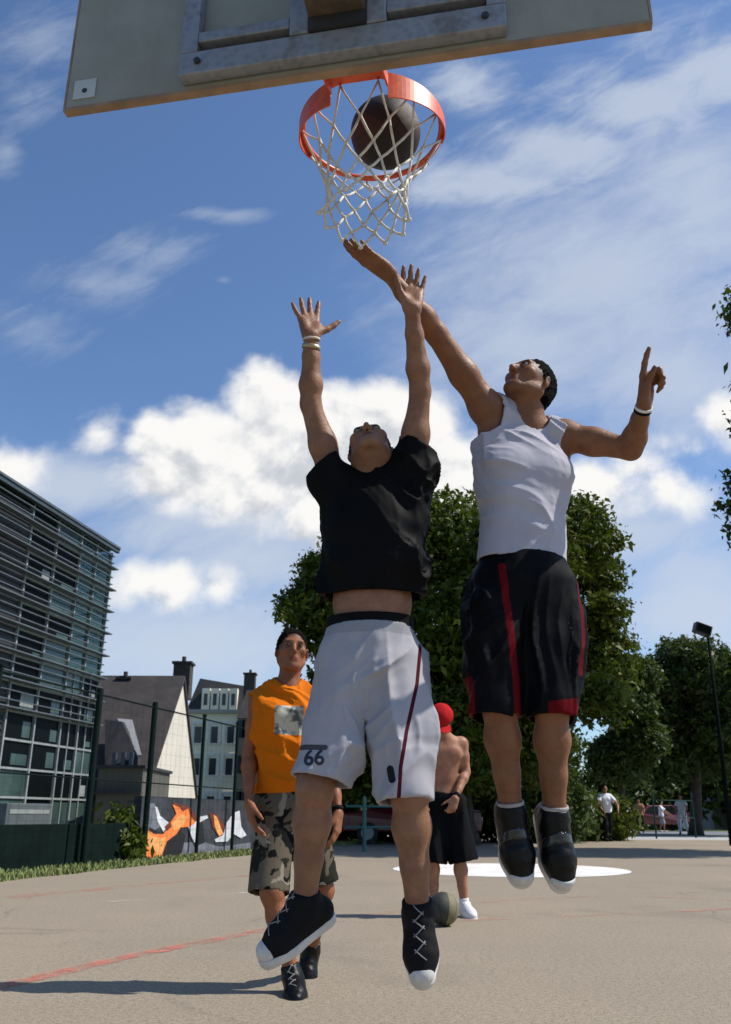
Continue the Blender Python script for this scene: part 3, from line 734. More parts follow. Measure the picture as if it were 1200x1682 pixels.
gx = P(237, 1335, 42.0)[0]
ap = P(287, 1117, 48.3); zr = ap[2]; yf, yb, ym = 42.0, 54.4, 48.3; ze = P(237, 1300, 42.0)[2]
xl = -27.0
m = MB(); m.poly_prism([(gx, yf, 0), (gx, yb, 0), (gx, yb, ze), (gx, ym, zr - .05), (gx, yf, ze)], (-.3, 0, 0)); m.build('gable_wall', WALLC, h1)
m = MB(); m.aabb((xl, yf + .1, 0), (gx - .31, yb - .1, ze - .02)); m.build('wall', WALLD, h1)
m = MB(); th = .18
m.poly_prism([(xl, ym, zr), (xl, yf - .25, ze - .28), (xl, yf - .25, ze - .28 + th), (xl, ym, zr + th * 1.3)], (gx + .12 - xl, 0, 0)); m.poly_prism([(xl, ym + .001, zr), (xl, ym + .001, zr + th * 1.3), (xl, yb + .25, ze - .28 + th), (xl, yb + .25, ze - .28)], (gx + .12 - xl, 0, 0))
rf = m.build('roof', RFB, h1)
def chim(parent, px, py_top, Y, wdt, hgt, mt=None):
    c_ = P(px, py_top, Y); m = MB(); m.aabb((c_[0] - wdt / 2, Y - wdt / 2, c_[2] - hgt), (c_[0] + wdt / 2, Y + wdt / 2, c_[2] - .25)); m.aabb((c_[0] - wdt * .6, Y - wdt * .6, c_[2] - .249), (c_[0] + wdt * .6, Y + wdt * .6, c_[2] - .12))
    m.tube([(c_[0], Y, c_[2] - .12), (c_[0], Y, c_[2] + .22)], .12, 8); return m.build('chimney', mt or mat('chimney_brick', (.05, .04, .035), .9, .3), parent)
chim(rf, 302, 1085, 50.2, .95, 2.2); chim(rf, 206, 1110, 48.3, .7, .9)
# dormer facing the court and the lower annexe in front
m = MB(); a0, a1, a2 = P(192, 1180, 43.8), P(217, 1183, 43.8), P(232, 1238, 41.4)
m.poly_prism([P(192, 1180, 44.2), P(217, 1182, 44.2), P(232, 1240, 41.2), P(226, 1240, 41.2)], (0, 0, -.10)); m.build('dormer_roof', mat('zinc_pale', (.26, .26, .26), .5, .1), rf)
m = MB(); m.poly_prism([P(172, 1182, 43.5), P(200, 1185, 43.0), P(226, 1242, 41.3), P(226, 1262, 41.3), P(172, 1262, 41.3)], (0, .5, 0)); m.build('dormer_wall', RFD, rf)
m = MB()
for px in (188, 203, 216): a_ = P(px - 4, 1258, 41.2); b_ = P(px + 4, 1236, 41.2); m.aabb((a_[0], 41.05, a_[2]), (b_[0], 41.25, b_[2]))
m.build('dormer_window', mat('window_blueish', (.08, .10, .14), .15, 0), rf)
an = thing('annexe', 'low dark building with a flat parapet in front of the gabled house', 'building', (-14, 37, 0))
za = P(200, 1262, 36)[2]; xa0, xa1 = P(158, 1300, 36)[0], P(232, 1300, 36)[0]
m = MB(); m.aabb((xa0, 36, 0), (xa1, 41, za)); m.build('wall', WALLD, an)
m = MB(); m.aabb((xa0 - .1, 35.9, za + .002), (xa1 + .1, 41.1, za + .12)); zb = P(200, 1302, 36)[2]; m.build('cornice', RFD, an); m = MB(); m.aabb((xa0, 35.7, zb - .06), (xa1 + .05, 35.998, zb + .03)); m.build('ledge', RFD, an)
m = MB()
for px in (188, 214): a_ = P(px - 8, 1350, 36); b_ = P(px + 8, 1318, 36); m.aabb((a_[0], 35.94, a_[2]), (b_[0], 35.997, b_[2]))
m.build('window', WIN, an)
# tall pale house with mansard roof
h2 = thing('pale_mansard_house', 'tall pale house with slate mansard roof and white dormers behind the gabled house', 'house', (-12, 86, 0))
Yh = 85.0; x0, x1 = P(299, 1300, Yh)[0], P(396, 1300, Yh)[0]; zc = P(350, 1172, Yh)[2]; zt = P(350, 1124, Yh)[2]; zt2 = P(320, 1112, Yh)[2]
m = MB(); m.aabb((x0, Yh, 0), (x1, Yh + 9, zc)); m.build('wall', WALLW, h2)
m = MB(); m.aabb((x0 - .3, Yh - .3, zc + .002), (x1 + .3, Yh + 9.3, zc + .35)); m.build('cornice', mat('stone_grey', (.34, .33, .30), .9, .1), h2)
m = MB(); m.add([(x0 - .1, Yh - .1, zc + .351), (x1 + .1, Yh - .1, zc + .351), (x1 + .1, Yh + 9.1, zc + .351), (x0 - .1, Yh + 9.1, zc + .351), (x0 + .8, Yh + .9, zt2), (x1 - .4, Yh + .9, zt), (x1 - .4, Yh + 8.2, zt), (x0 + .6, Yh + 8.2, zt2)],
      [(0, 1, 5, 4), (1, 2, 6, 5), (2, 3, 7, 6), (3, 0, 4, 7), (4, 5, 6, 7), (0, 3, 2, 1)]); r2 = m.build('roof', RFD, h2)
for i, px in enumerate((338, 353, 368, 383)):
    w_ = .38; c_ = P(px, 1150, Yh); m = MB(); m.aabb((c_[0] - w_, Yh - .25, zc + .36), (c_[0] + w_, Yh + .6, zc + 2.35)); d_ = m.build('dormer', WALLW, r2)
    m = MB(); m.aabb((c_[0] - .17, Yh - .28, zc + .75), (c_[0] + .17, Yh - .252, zc + 1.85)); m.build('window', WIN, r2)
for zz in (.9, 4.3, 7.2):
    for px in (322, 349, 376):
        c_ = P(px, 1250, Yh); m = MB(); m.aabb((c_[0] - .32, Yh - .05, zz), (c_[0] + .32, Yh - .004, zz + 1.5)); wd_ = m.build('window', WIN, h2)
        m = MB(); m.aabb((c_[0] - .60, Yh - .10, zz - .15), (c_[0] + .60, Yh - .052, zz - .02)); m.aabb((c_[0] - .60, Yh - .08, zz + 1.72), (c_[0] + .60, Yh - .004, zz + 1.95))
        m.aabb((c_[0] - .66, Yh - .07, zz), (c_[0] - .44, Yh - .004, zz + 1.7)); m.aabb((c_[0] + .44, Yh - .07, zz), (c_[0] + .66, Yh - .004, zz + 1.7)); m.build('shutter', FRW, wd_)
h3 = thing('brown_house', 'dark brown house with slate roof and tall chimney at the right of the pale house', 'house', (-9, 80, 0))
Y3 = 79.0; x0, x1 = P(386, 1300, Y3)[0], P(470, 1300, Y3)[0]; zc = P(400, 1180, Y3)[2]; zt = P(400, 1127, Y3)[2]
m = MB(); m.aabb((x0, Y3, 0), (x1, Y3 + 5.5, zc)); m.build('wall', mat('render_brown', (.16, .13, .10), .9, .15, .5), h3)
m = MB(); m.add([(x0 - .2, Y3 - .2, zc + .002), (x1, Y3 - .2, zc + .002), (x1, Y3 + 5.6, zc + .002), (x0 - .2, Y3 + 5.6, zc + .002), (x0 + .4, Y3 + 1.6, zt), (x1 - .5, Y3 + 1.6, zt), (x1 - .5, Y3 + 4, zt), (x0 + .4, Y3 + 4, zt)], [(0, 1, 5, 4), (1, 2, 6, 5), (2, 3, 7, 6), (3, 0, 4, 7), (4, 5, 6, 7), (0, 3, 2, 1)]); r3 = m.build('roof', RFB, h3)
chim(r3, 411, 1104, Y3 + 2, 1.0, 3.4)
m = MB()
for px in (392, 402):
    for zz in (1.2, 4.2, 7.2): c_ = P(px, 1250, Y3); m.aabb((c_[0] - .35, Y3 - .04, zz), (c_[0] + .35, Y3 - .004, zz + 1.5))
m.build('window', WIN, h3)
# grey block at the right edge, pale house glimpsed between the trees
h4 = thing('grey_block', 'grey building half hidden behind the trees at the right edge', 'building', (27, 66, 0))
x0, x1 = P(1166, 1300, 62)[0], P(1290, 1300, 62)[0]
m = MB(); m.aabb((x0, 62, 0), (x1, 72, P(1180, 1232, 62)[2])); m.build('wall', mat('render_bluegrey', (.20, .21, .22), .9, .15, .4), h4)
m = MB()
for i in range(4): m.aabb((x0 + .6 + i * 1.4, 61.93, 1.0), (x0 + 1.4 + i * 1.4, 61.996, 2.4))
m.build('window', WIN, h4)
m = MB(); m.aabb((x0 - .2, 61.8, P(1180, 1232, 62)[2] + .002), (x1 + .2, 72.2, P(1180, 1226, 62)[2])); m.build('roof', RFD, h4)

# ------------------------------------------------------------------ trees
def leafm(name, col, col2):
    m_ = bpy.data.materials.new(name); m_.use_nodes = True; t = NT(m_.node_tree); b = t.n['Principled BSDF']
    at = t.new('ShaderNodeAttribute', attribute_name='tint').outputs['Fac']; c = t.mix(at, col + (1,), col2 + (1,)); t.put(b.inputs['Base Color'], c)
    b.inputs['Roughness'].default_value = .5; b.inputs['Specular IOR Level'].default_value = .2
    tr = t.new('ShaderNodeBsdfTranslucent'); t.put(tr.inputs[0], t.mix(.5, c, (.10, .16, .01, 1))); mx = t.new('ShaderNodeMixShader'); mx.inputs[0].default_value = .25
    t.l.new(b.outputs[0], mx.inputs[1]); t.l.new(tr.outputs[0], mx.inputs[2]); t.l.new(mx.outputs[0], [x for x in t.n if x.type == 'OUTPUT_MATERIAL'][0].inputs[0]); MATS[name] = m_; return m_
LEAF1 = leafm('leaf_green', (.022, .042, .006), (.125, .150, .015)); LEAF2 = leafm('leaf_dark', (.028, .048, .014), (.075, .105, .024)); BARK = mat('bark', (.05, .04, .03), .9, .3, 4, bump=.8, bs=14)
def crown(name, lobes, n, size, mt, parent, seed, shell=.55, aspect=1.5, clump=14, gap=.16):
    """leaf-sized faces in clumps through the volume of several lobes; lobes (centre, radii)"""
    rs = np.random.RandomState(seed); vol = np.array([np.prod(r) ** (2 / 3) for _, r in lobes]); k = rs.choice(len(lobes), n // clump, p=vol / vol.sum())
    d = rs.normal(size=(len(k), 3)); d /= np.linalg.norm(d, axis=1)[:, None]; rad = np.where(rs.rand(len(k)) < .75, 1 - shell * rs.rand(len(k)) ** 1.6, rs.rand(len(k)) ** .5)
    Cc = np.array([lobes[i][0] for i in k]) + d * rad[:, None] * np.array([lobes[i][1] for i in k]) * (1 + .16 * (rs.rand(len(k)) - .5))[:, None]
    keep = vnoise(Cc * 1.1 / max(.5, size * 3)) > gap; Cc, d = Cc[keep], d[keep]
    sp = size * 1.9; N = len(Cc) * clump; c = np.repeat(Cc, clump, 0) + rs.normal(size=(N, 3)) * sp * np.array([1, 1, .6]) * .6
    nn = np.repeat(d, clump, 0) * .6 + rs.normal(size=(N, 3)) * .75 + np.array([0, 0, .45]); nn /= np.linalg.norm(nn, axis=1)[:, None]
    a = np.cross(nn, rs.normal(size=(N, 3))); a /= np.linalg.norm(a, axis=1)[:, None]; b = np.cross(nn, a); s_ = (size * (.5 + 1.0 * rs.rand(N) ** 1.5))[:, None]
    droop = np.array([0, 0, -1]) * s_ * .25
    V = np.stack([c - a * s_ * .5 * aspect, c + b * s_ * .36 + nn * s_ * .08, c + a * s_ * .5 * aspect + droop, c - b * s_ * .36 + nn * s_ * .08], 1).reshape(-1, 3)
    Fq = np.arange(4 * N).reshape(N, 4); tint = np.repeat(np.clip(np.repeat(rs.rand(len(Cc)), clump) * .6 + rs.rand(N) * .5, 0, 1), 4)
    o = np_mesh(name, V, Fq, mt, parent, {'tint': tint}); return o
def tree(label, base, trunk_top, lobes, n, size, mt, seed, tr=.35, cat='tree', name='tree', group=None, limbs=True, **k):
    root = thing(name, label, cat, (float(base[0]), float(base[1]), 0), group); m = MB(); rs = random.Random(seed)
    b0 = np.array((base[0], base[1], 0.0)); t1 = np.array(trunk_top)
    m.tube([b0 + (0, 0, -.1), lerp(b0, t1, .12), lerp(b0, t1, .5) + (rs.uniform(-.15, .15), 0, 0), t1], [tr * 1.5, tr * 1.05, tr * .85, tr * .6], 10)
    if limbs:
        for c_, r_ in lobes:
            c_ = np.array(c_); a = lerp(b0, t1, rs.uniform(.65, 1.0)); md = lerp(a, c_, .5) + np.array((rs.uniform(-.3, .3), rs.uniform(-.3, .3), .25)); m.tube([a, md, lerp(md, c_, .8)], [tr * .42, tr * .28, .02], 7)
    m.build('trunk', BARK, root, smooth=True); crown('crown', lobes, n, size, mt, root, seed, **k); return root
def lob(lst, Y, jit=1.5, seed=1, sq=.9):
    rs = random.Random(seed); out = []
    for px, py, r in lst:
        y = Y + rs.uniform(-jit, jit); c_ = P(px, py, y); rr = r / F_PX * np.dot(c_ - CAM, FWD); out.append((c_, (rr, rr, rr * sq)))
    return out
L1 = lob([(560, 1010, 92), (508, 990, 40), (528, 935, 36), (480, 1005, 20), (640, 935, 115), (740, 895, 98), (850, 900, 100), (935, 885, 78), (980, 950, 40), (985, 1005, 40), (950, 1080, 92), (800, 1060, 135), (620, 1120, 115), (720, 1190, 135), (850, 1210, 90), (590, 1230, 90), (985, 1150, 46), (470, 1010, 12)], 27, 1.8, 5)
tree('largest tree, broad and dense, filling the middle behind the jumping players', P(760, 1380, 27.5), P(750, 1150, 27.5), L1, 150000, .155, LEAF1, 21, .40, shell=.65, gap=.27)
L2 = lob([(1080, 1130, 52), (1118, 1085, 42), (1150, 1090, 45), (1140, 1150, 72), (1190, 1120, 62), (1068, 1180, 56), (1160, 1220, 66), (1230, 1180, 90), (1090, 1240, 52)], 42, 2, 9)
tree('dark tree with thin crown right of the players, in front of the red car', P(1142, 1365, 42), P(1142, 1200, 42), L2, 70000, .18, LEAF2, 33, .26, shell=.7, gap=.2)
L3 = lob([(1045, 1110, 34), (1035, 1165, 38), (1015, 1245, 46), (1052, 1215, 40)], 35, 1, 4)
tree('smaller dark green tree between the large tree and the dark tree', P(1020, 1370, 35), P(1020, 1240, 35), L3, 34000, .13, LEAF2, 35, .16, shell=.7)
L4 = lob([(1254, 508, 60), (1258, 812, 64), (1252, 870, 42), (1370, 660, 150), (1360, 470, 120), (1360, 850, 130), (1450, 700, 180), (1430, 500, 140)], 22, 1.2, 6)
tree('tall tree at the right edge, only a few leafy twigs in the frame', P(1380, 1460, 22), P(1390, 800, 22), L4, 60000, .17, LEAF2, 41, .30, shell=.6)
# round shrubs along the far side
for i, (px, Y, r, hh) in enumerate([(545, 29.5, 36, 1325), (580, 31, 60, 1285), (650, 31, 66, 1290), (740, 30, 70, 1280), (830, 30, 66, 1290), (915, 30, 60, 1300), (985, 32, 48, 1318)]):
    ls = lob([(px, hh + 25, r), (px + 20, hh + 48, r * .8), (px - 25, hh + 45, r * .8)], Y, .8, i + 50)
    lab = ['dark shrub beyond the man in the orange shirt', 'dark shrub behind the left car', 'dark shrub to the right of the left car', 'dark shrub behind the man in the red cap', 'dark shrub left of the leather basketball shoes', 'dark shrub right of the leather basketball shoes', 'lighter shrub beside the distant person in black trousers'][i]
    root = thing('shrub', lab, 'shrub', (float(ls[0][0][0]), Y, 0), 'shrubs along the far side of the court')
    crown('foliage', [(np.array((c_[0], c_[1], max(.75, c_[2]))), (r_[0], r_[1], min(r_[2], max(.75, c_[2])))) for c_, r_ in ls], 7000 if i < 6 else 6000, .16, LEAF2 if i < 6 else LEAF1, root, 60 + i, shell=.8, gap=.05)
    m = MB(); 
    for j in range(5): a = j * 1.3; m.tube([(ls[0][0][0], Y, 0), (ls[0][0][0] + .5 * math.cos(a), Y + .4 * math.sin(a), 1.2)], [.05, .02], 6)
    m.build('stems', BARK, root)
Lh = []
for i in range(26): Lh.append((np.array((-3 + i * 2.2, 58 + (i % 3), 1.6 + (i * 7 % 5) * .45)), (1.9, 1.5, 2.0 + (i * 3 % 4) * .4)))
o = crown('tree_belt', Lh, 42000, .34, LEAF2, None, 90, shell=.8, gap=.05); o['kind'] = 'stuff'; tag(o, 'far-off belt of dark trees beyond the road', 'trees')
def weed(px, Y, hh, label, seed):
    c_ = P(px, 1400, Y); root = thing('weed', label, 'plant', (float(c_[0]), Y, 0), 'weeds by the fence'); crown('leaves', [((c_[0], Y, hh * .5), (.30, .25, hh * .5))], 700, .10, LEAF1, root, seed, shell=.9, gap=0, clump=7)
    m = MB(); [m.tube([(c_[0], Y, 0), (c_[0] + .1 * math.cos(a), Y + .1 * math.sin(a), hh * .8)], [.012, .005], 5) for a in (0, 2, 4)]; m.build('stems', mat('stem_green', (.05, .08, .02), .8, .1), root)
weed(188, 16.9, 1.0, 'tall leafy weed left of the thick fence post', 3); weed(205, 16.7, .6, 'low leafy weed at the foot of the thick fence post', 4)

# ------------------------------------------------------------------ railings, lamp, cars
TEAL = mat('paint_teal_green', (.02, .12, .10), .45, .15, 4)
def railing(label, pxs, pyb, Y0, Y1, ht, ext=0, TEAL=TEAL, rr=.045):
    a = P(pxs[0], pyb, Y0); b_ = P(pxs[1], pyb, Y1); root = thing('railing', label, 'railing', (float(a[0]), Y0, 0), 'green railings at the far side of the court')
    A_, B_ = np.array((a[0], Y0, 0)), np.array((b_[0], Y1, 0))
    for q_ in (A_, B_): m = MB(); m.tube([q_, q_ + UP * ht], rr, 10); m.tube([q_ + UP * ht, q_ + UP * (ht + .04)], [rr, .015], 10); m.build('post', TEAL, root, smooth=False)
    m = MB(); e = (B_ - A_) * ext; m.tube([A_ - e + UP * ht * .84, B_ + e + UP * ht * .84], rr * .6, 8); m.tube([A_ - e + UP * ht * .45, B_ + e + UP * ht * .45], rr * .6, 8); m.build('rail', TEAL, root, smooth=True)
railing('teal green railing in front of the left car', (598, 700), 1400, 21.5, 22.5, 1.18, .28)
railing('dark green railing in front of the red car at the right', (1078, 1143), 1376, 35, 36.5, 1.65, 0, mat('paint_green_dark', (.006, .035, .028), .6, .1, 4, spec=.2), .032)
m_l = thing('street_lamp', 'dark leaning floodlight mast rising above the trees at the right', 'lamp', tuple(P(1203, 1395, 27)))
lb, lt = P(1203, 1395, 27), P(1163, 1048, 27); lb[2] = 0
m = MB(); m.tube([lb, lt], [.075, .04], 12); m.build('pole', mat('pole_dark', (.006, .008, .008), .9, .1, spec=.05), m_l, smooth=True)
m = MB(); hc_ = P(1153, 1034, 27); m.box(hc_, (unit((1, .1, -.35)) * .26, unit((.1, -1, 0)) * .14, unit((.35, 0, 1)) * .16)); m.tube([lt, hc_], .05, 8); hl_ = m.build('lamp_head', mat('lamp_housing', (.015, .015, .018), .45, .1), m_l, bevel=.02)
m = MB(); m.box(hc_ + unit((.1, -1, 0)) * .145, (unit((1, .1, -.35)) * .21, unit((.1, -1, 0)) * .006, unit((.35, 0, 1)) * .12)); m.build('glass', GLD, hl_)
m_l.location = tuple(lb)
def car(label, x, y, yaw, col, name_):
    root = thing('parked_car', label, 'car', (x, y, 0), 'cars parked beyond the court'); c_, s_ = math.cos(yaw), math.sin(yaw)
    def q(a, b, z): return np.array((x + a * c_ - b * s_, y + a * s_ + b * c_, z))
    prof = [(-2.05, .35), (-2.1, .62), (-2.0, .86), (-1.25, .96), (-.65, 1.38), (.75, 1.42), (1.55, 1.02), (2.05, .92), (2.12, .60), (2.05, .33)]
    m = MB(); secs = []
    for b, inset, zk in ((-.84, .0, 1), (-.80, 1, 1), (.80, 1, 1), (.84, 0, 1)): secs.append(b)
    V = []
    for b in (-.85, .85):
        for a, z in prof: V.append(q(a, b * (1 if z < 1.0 else .80), z))
    n = len(prof); m.add(V, [tuple(range(n)), tuple(range(2 * n - 1, n - 1, -1))] + [(i, i + n, (i + 1) % n + n, (i + 1) % n) for i in range(n)])
    body = m.build('body', mat(name_, col, .3, .05, coat=.5), root, bevel=.05)
    for sg in (-1, 1):
        m = MB()
        for w_ in ([(-1.08, .985), (-.60, 1.33), (.02, 1.355), (.02, .985)], [(.08, .985), (.08, 1.355), (.70, 1.36), (1.30, 1.0)]):
            m.poly_prism([q(a, sg * (.85 if z < 1.0 else .70) + sg * .004, z) for a, z in w_], q(0, sg * .006, 0) - q(0, 0, 0))
        m.build('window', GLD, body)
    m = MB(); m.poly_prism([q(.80, -.62, 1.40), q(1.50, -.72, 1.05), q(1.50, .72, 1.05), q(.80, .62, 1.40)], q(.03, 0, .05) - q(0, 0, 0)); m.build('windscreen', GLD, body)
    for a in (-1.3, 1.3):
        for b in (-.80, .80):
            m = MB(); m.tube([q(a, b - .1, .31), q(a, b + .1, .31)], .31, 20); wh = m.build('wheel', mat('tyre', (.015, .015, .015), .8, .1), root)
            m = MB(); sg = -1 if b < 0 else 1; m.tube([q(a, b + sg * .101, .31), q(a, b + sg * .115, .31)], .19, 14); m.build('rim', FRM, wh)
    for b in (-.62, .62): m = MB(); m.box(q(2.10, b, .68), (q(.02, 0, 0) - q(0, 0, 0), q(0, .16, 0) - q(0, 0, 0), UP * .07)); m.build('headlight', FRW, root)
    return root
lx = P(622, 1380, 28.2)[0]
car('dark red car behind the teal railing, seen between the players legs', lx + .9, 28.0, .05, (.10, .008, .010), 'car_paint_dark_red')
lx = P(1112, 1360, 50)[0]; car('bright red car parked under the trees at the right', lx, 53.5, .1, (.14, .010, .010), 'car_paint_red')
# ------------------------------------------------------------------ figures
def frame(fw, upish=(0, 0, 1)):
    fw = unit(fw); s = unit(np.cross(fw, upish)); u = np.cross(s, fw); return s, fw, u     # right-hand side, forward, up
def head_prims(c, fw, up=(0, 0, 1), sc_=1.0, lips=True):
    s, f, u = frame(fw, up)
    Mh = np.array([s, f, u])
    def p(x, y, z): return np.array(c) + (x * s + y * f + z * u) * sc_
    e = lambda q, r, k=0.02, op='u': ell(p(*q), np.array(r) * sc_, Mh, k, op, 'head')
    cn = lambda a, b, ra, rb, k=0.012, flat=None: cone(p(*a), p(*b), ra * sc_, rb * sc_, flat, k, t='head')
    L = [e((0, -.018, .035), (.074, .094, .086)), e((0, .022, -.012), (.063, .068, .088), .03),
         cn((-.052, -.012, -.045), (-.022, .062, -.088), .021, .018, .025), cn((.052, -.012, -.045), (.022, .062, -.088), .021, .018, .025),
         e((0, .071, -.094), (.024, .020, .019), .02),
         cn((-.036, .078, .030), (.036, .078, .030), .013, .013, .02),
         e((-.046, .058, -.012), (.022, .024, .022), .022), e((.046, .058, -.012), (.022, .024, .022), .022),
         e((-.031, .101, .010), (.017, .018, .011), .014, 's'), e((.031, .101, .010), (.017, .018, .011), .014, 's'),
         cn((0, .088, .016), (0, .112, -.022), .0075, .0105, .012), e((-.011, .100, -.028), (.009, .010, .007), .006), e((.011, .100, -.028), (.009, .010, .007), .006),
         e((0, .066, -.058), (.029, .021, .027), .02),
         cn((-.018, .085, -.053), (.018, .085, -.053), .0054, .0054, .006), cn((-.016, .084, -.065), (.016, .084, -.065), .0062, .0062, .006),
         e((-.007, .114, -.037), (.0035, .006, .004), .003, 's'), e((.007, .114, -.037), (.0035, .006, .004), .003, 's'),
         cone(p(-.024, .094, -.0590), p(.024, .094, -.0590), .0022, .0022, None, .003, 's')]
    for sg in (-1, 1):
        me_ = np.array([unit(s * sg * 0.9 - f * 0.45), unit(f * 0.9 + s * sg * 0.45), u])
        L += [ell(p(sg * .079, -.012, -.002), (.008 * sc_, .018 * sc_, .030 * sc_), me_, .008, t='head'),
              ell(p(sg * .089, -.006, .002), (.006 * sc_, .009 * sc_, .016 * sc_), me_, .005, 's')]
    return L, p, Mh
def eyes(parent, p, Mh, sc_=1.0):
    for sg in (-1, 1):
        c = p(sg * .031, .0845, .009); m = MB()
        n = 10; r = .0125 * sc_; f = Mh[1]
        rings = []
        for i in range(n + 1):
            th = math.pi * i / n
            rings.append([c + r * (math.cos(th) * f + math.sin(th) * (math.cos(a) * Mh[0] + 0.62 * math.sin(a) * Mh[2])) for a in [2 * math.pi * j / 12 for j in range(12)]])
        Vv = [q for rg in rings for q in rg]
        for i in range(n):
            Fs = [(i * 12 + j, i * 12 + (j + 1) % 12, (i + 1) * 12 + (j + 1) % 12, (i + 1) * 12 + j) for j in range(12)]
            b = len(m.v)
            if i == 0: m.v += [tuple(map(float, q)) for q in Vv]; b = 0
            m.f += Fs; m.m += [1 if i < 3 else 0] * 12
        m.build('eye', [M_EYE, M_IRIS], parent, smooth=True)
def hand_prims(wrist, d, n, s, curls=((.25, .3, .2),) * 4, splay=(.10, .02, -.07, -.2), thumb=(.75, .35, .25), L=1.0):
    """d towards the fingers, n out of the palm, s towards the thumb; curls per finger index..pinky (radians)"""
    d = unit(d); n = unit(np.array(n) - d * np.dot(n, d)); s_ = np.cross(d, n); s_ = s_ if np.dot(s_, s) > 0 else -s_
    def p(u, v, w_): return np.array(wrist) + (u * d + v * s_ + w_ * n) * L
    O = []; bases = [(.093, .030, .0), (.097, .0095, .0), (.092, -.011, 0.0), (.083, -.030, .001)]
    lens = [(.043, .027, .022), (.047, .031, .023), (.043, .029, .022), (.034, .022, .020)]
    rad = [(.0098, .0088, .0082, .0068), (.0100, .0090, .0083, .0068), (.0096, .0085, .0078, .0064), (.0086, .0075, .0070, .0058)]
    for i, b in enumerate(bases):
        O.append(cone(p(.004, b[1] * .62, 0), p(*b), .0165, .0118, None, .014, t='hand'))
    O += [ell(p(.050, 0, .002), np.array((.042, .034, .012)) * L, np.array([d, s_, n]), .012, t='hand'),
          ell(p(.036, .024, .010), np.array((.034, .016, .014)) * L, np.array([unit(d + .35 * s_), unit(s_ - .35 * d), n]), .012, t='hand'),
          ell(p(.044, -.022, .008), np.array((.036, .014, .012)) * L, np.array([d, s_, n]), .012, t='hand')]
    for i, b in enumerate(bases):
        q = p(*b); ang = 0.0; dd0 = unit(math.cos(splay[i]) * d + math.sin(splay[i]) * s_)
        for j in range(3):
            ang += curls[i][j]; dr = math.cos(ang) * dd0 + math.sin(ang) * n
            e = q + dr * lens[i][j] * L
            O.append(cone(q, e, rad[i][j] * L * 1.12, rad[i][j + 1] * L * 1.12, None, .006 if j else .009, t='hand')); q = e
    a, o_, cu = thumb; q = p(.020, .022, .006)
    dirs = [unit(math.cos(a) * d + math.sin(a) * s_ + o_ * n)]
    dirs.append(unit(dirs[0] + cu * (d * 0.6 + n * 0.5))); dirs.append(unit(dirs[1] + cu * (d * 0.6 + n * 0.5)))
    for j, (ln, r0, r1) in enumerate(((.043, .0155, .0125), (.033, .0118, .0105), (.028, .0105, .0078))):
        e = q + dirs[j] * ln * L; O.append(cone(q, e, r0 * L, r1 * L, None, .010 if j == 0 else .006, t='hand')); q = e
    return O
def arm_prims(sh, el, wr, n, g=1.0):
    u = unit(el - sh); f = unit(wr - el); bic = unit(f - u * np.dot(f, u) + 1e-6)
    return [ell(sh, np.array((.056, .056, .056)) * g, None, .03, t='arm'),
            cone(sh, lerp(sh, el, .45), .050 * g, .047 * g, None, .03, t='arm'), cone(lerp(sh, el, .45), el, .047 * g, .037 * g, None, .03, t='arm'),
            ell(lerp(sh, el, .5) + bic * .010, np.array((.034, .034, .075)) * g, np.array(frame(bic, u)), .02, t='arm'),
            cone(el, lerp(el, wr, .28), .036 * g, .0415 * g, None, .02, t='arm'), cone(lerp(el, wr, .28), lerp(el, wr, .7), .0415 * g, .031 * g, (n, 1.1), .02, t='arm'),
            cone(lerp(el, wr, .7), wr + f * .012, .031 * g, .0265 * g, (n, 1.3), .02, t='arm')]
def leg_prims(hp, kn, an, back, toe, g=1.0):
    b = unit(back)
    f = unit(toe - an)
    return [cone(hp, lerp(hp, kn, .5), .088 * g, .073 * g, None, .04, t='leg'), cone(lerp(hp, kn, .5), kn, .073 * g, .053 * g, None, .03, t='leg'),
            ell(kn - b * .012, np.array((.047, .047, .055)) * g, None, .03, t='leg'),
            cone(kn, lerp(kn, an, .3) + b * .012, .050 * g, .056 * g, None, .03, t='leg'),
            cone(lerp(kn, an, .3) + b * .012, lerp(kn, an, .62) + b * .004, .056 * g, .042 * g, None, .03, t='leg'),
            cone(lerp(kn, an, .2) - b * .012, lerp(kn, an, .9), .030 * g, .026 * g, None, .02, t='leg'),
            cone(lerp(kn, an, .62) + b * .004, an, .042 * g, .034 * g, None, .02, t='leg'),
            cone(an, an + f * .03, .032, .026, None, .02, t='foot')]
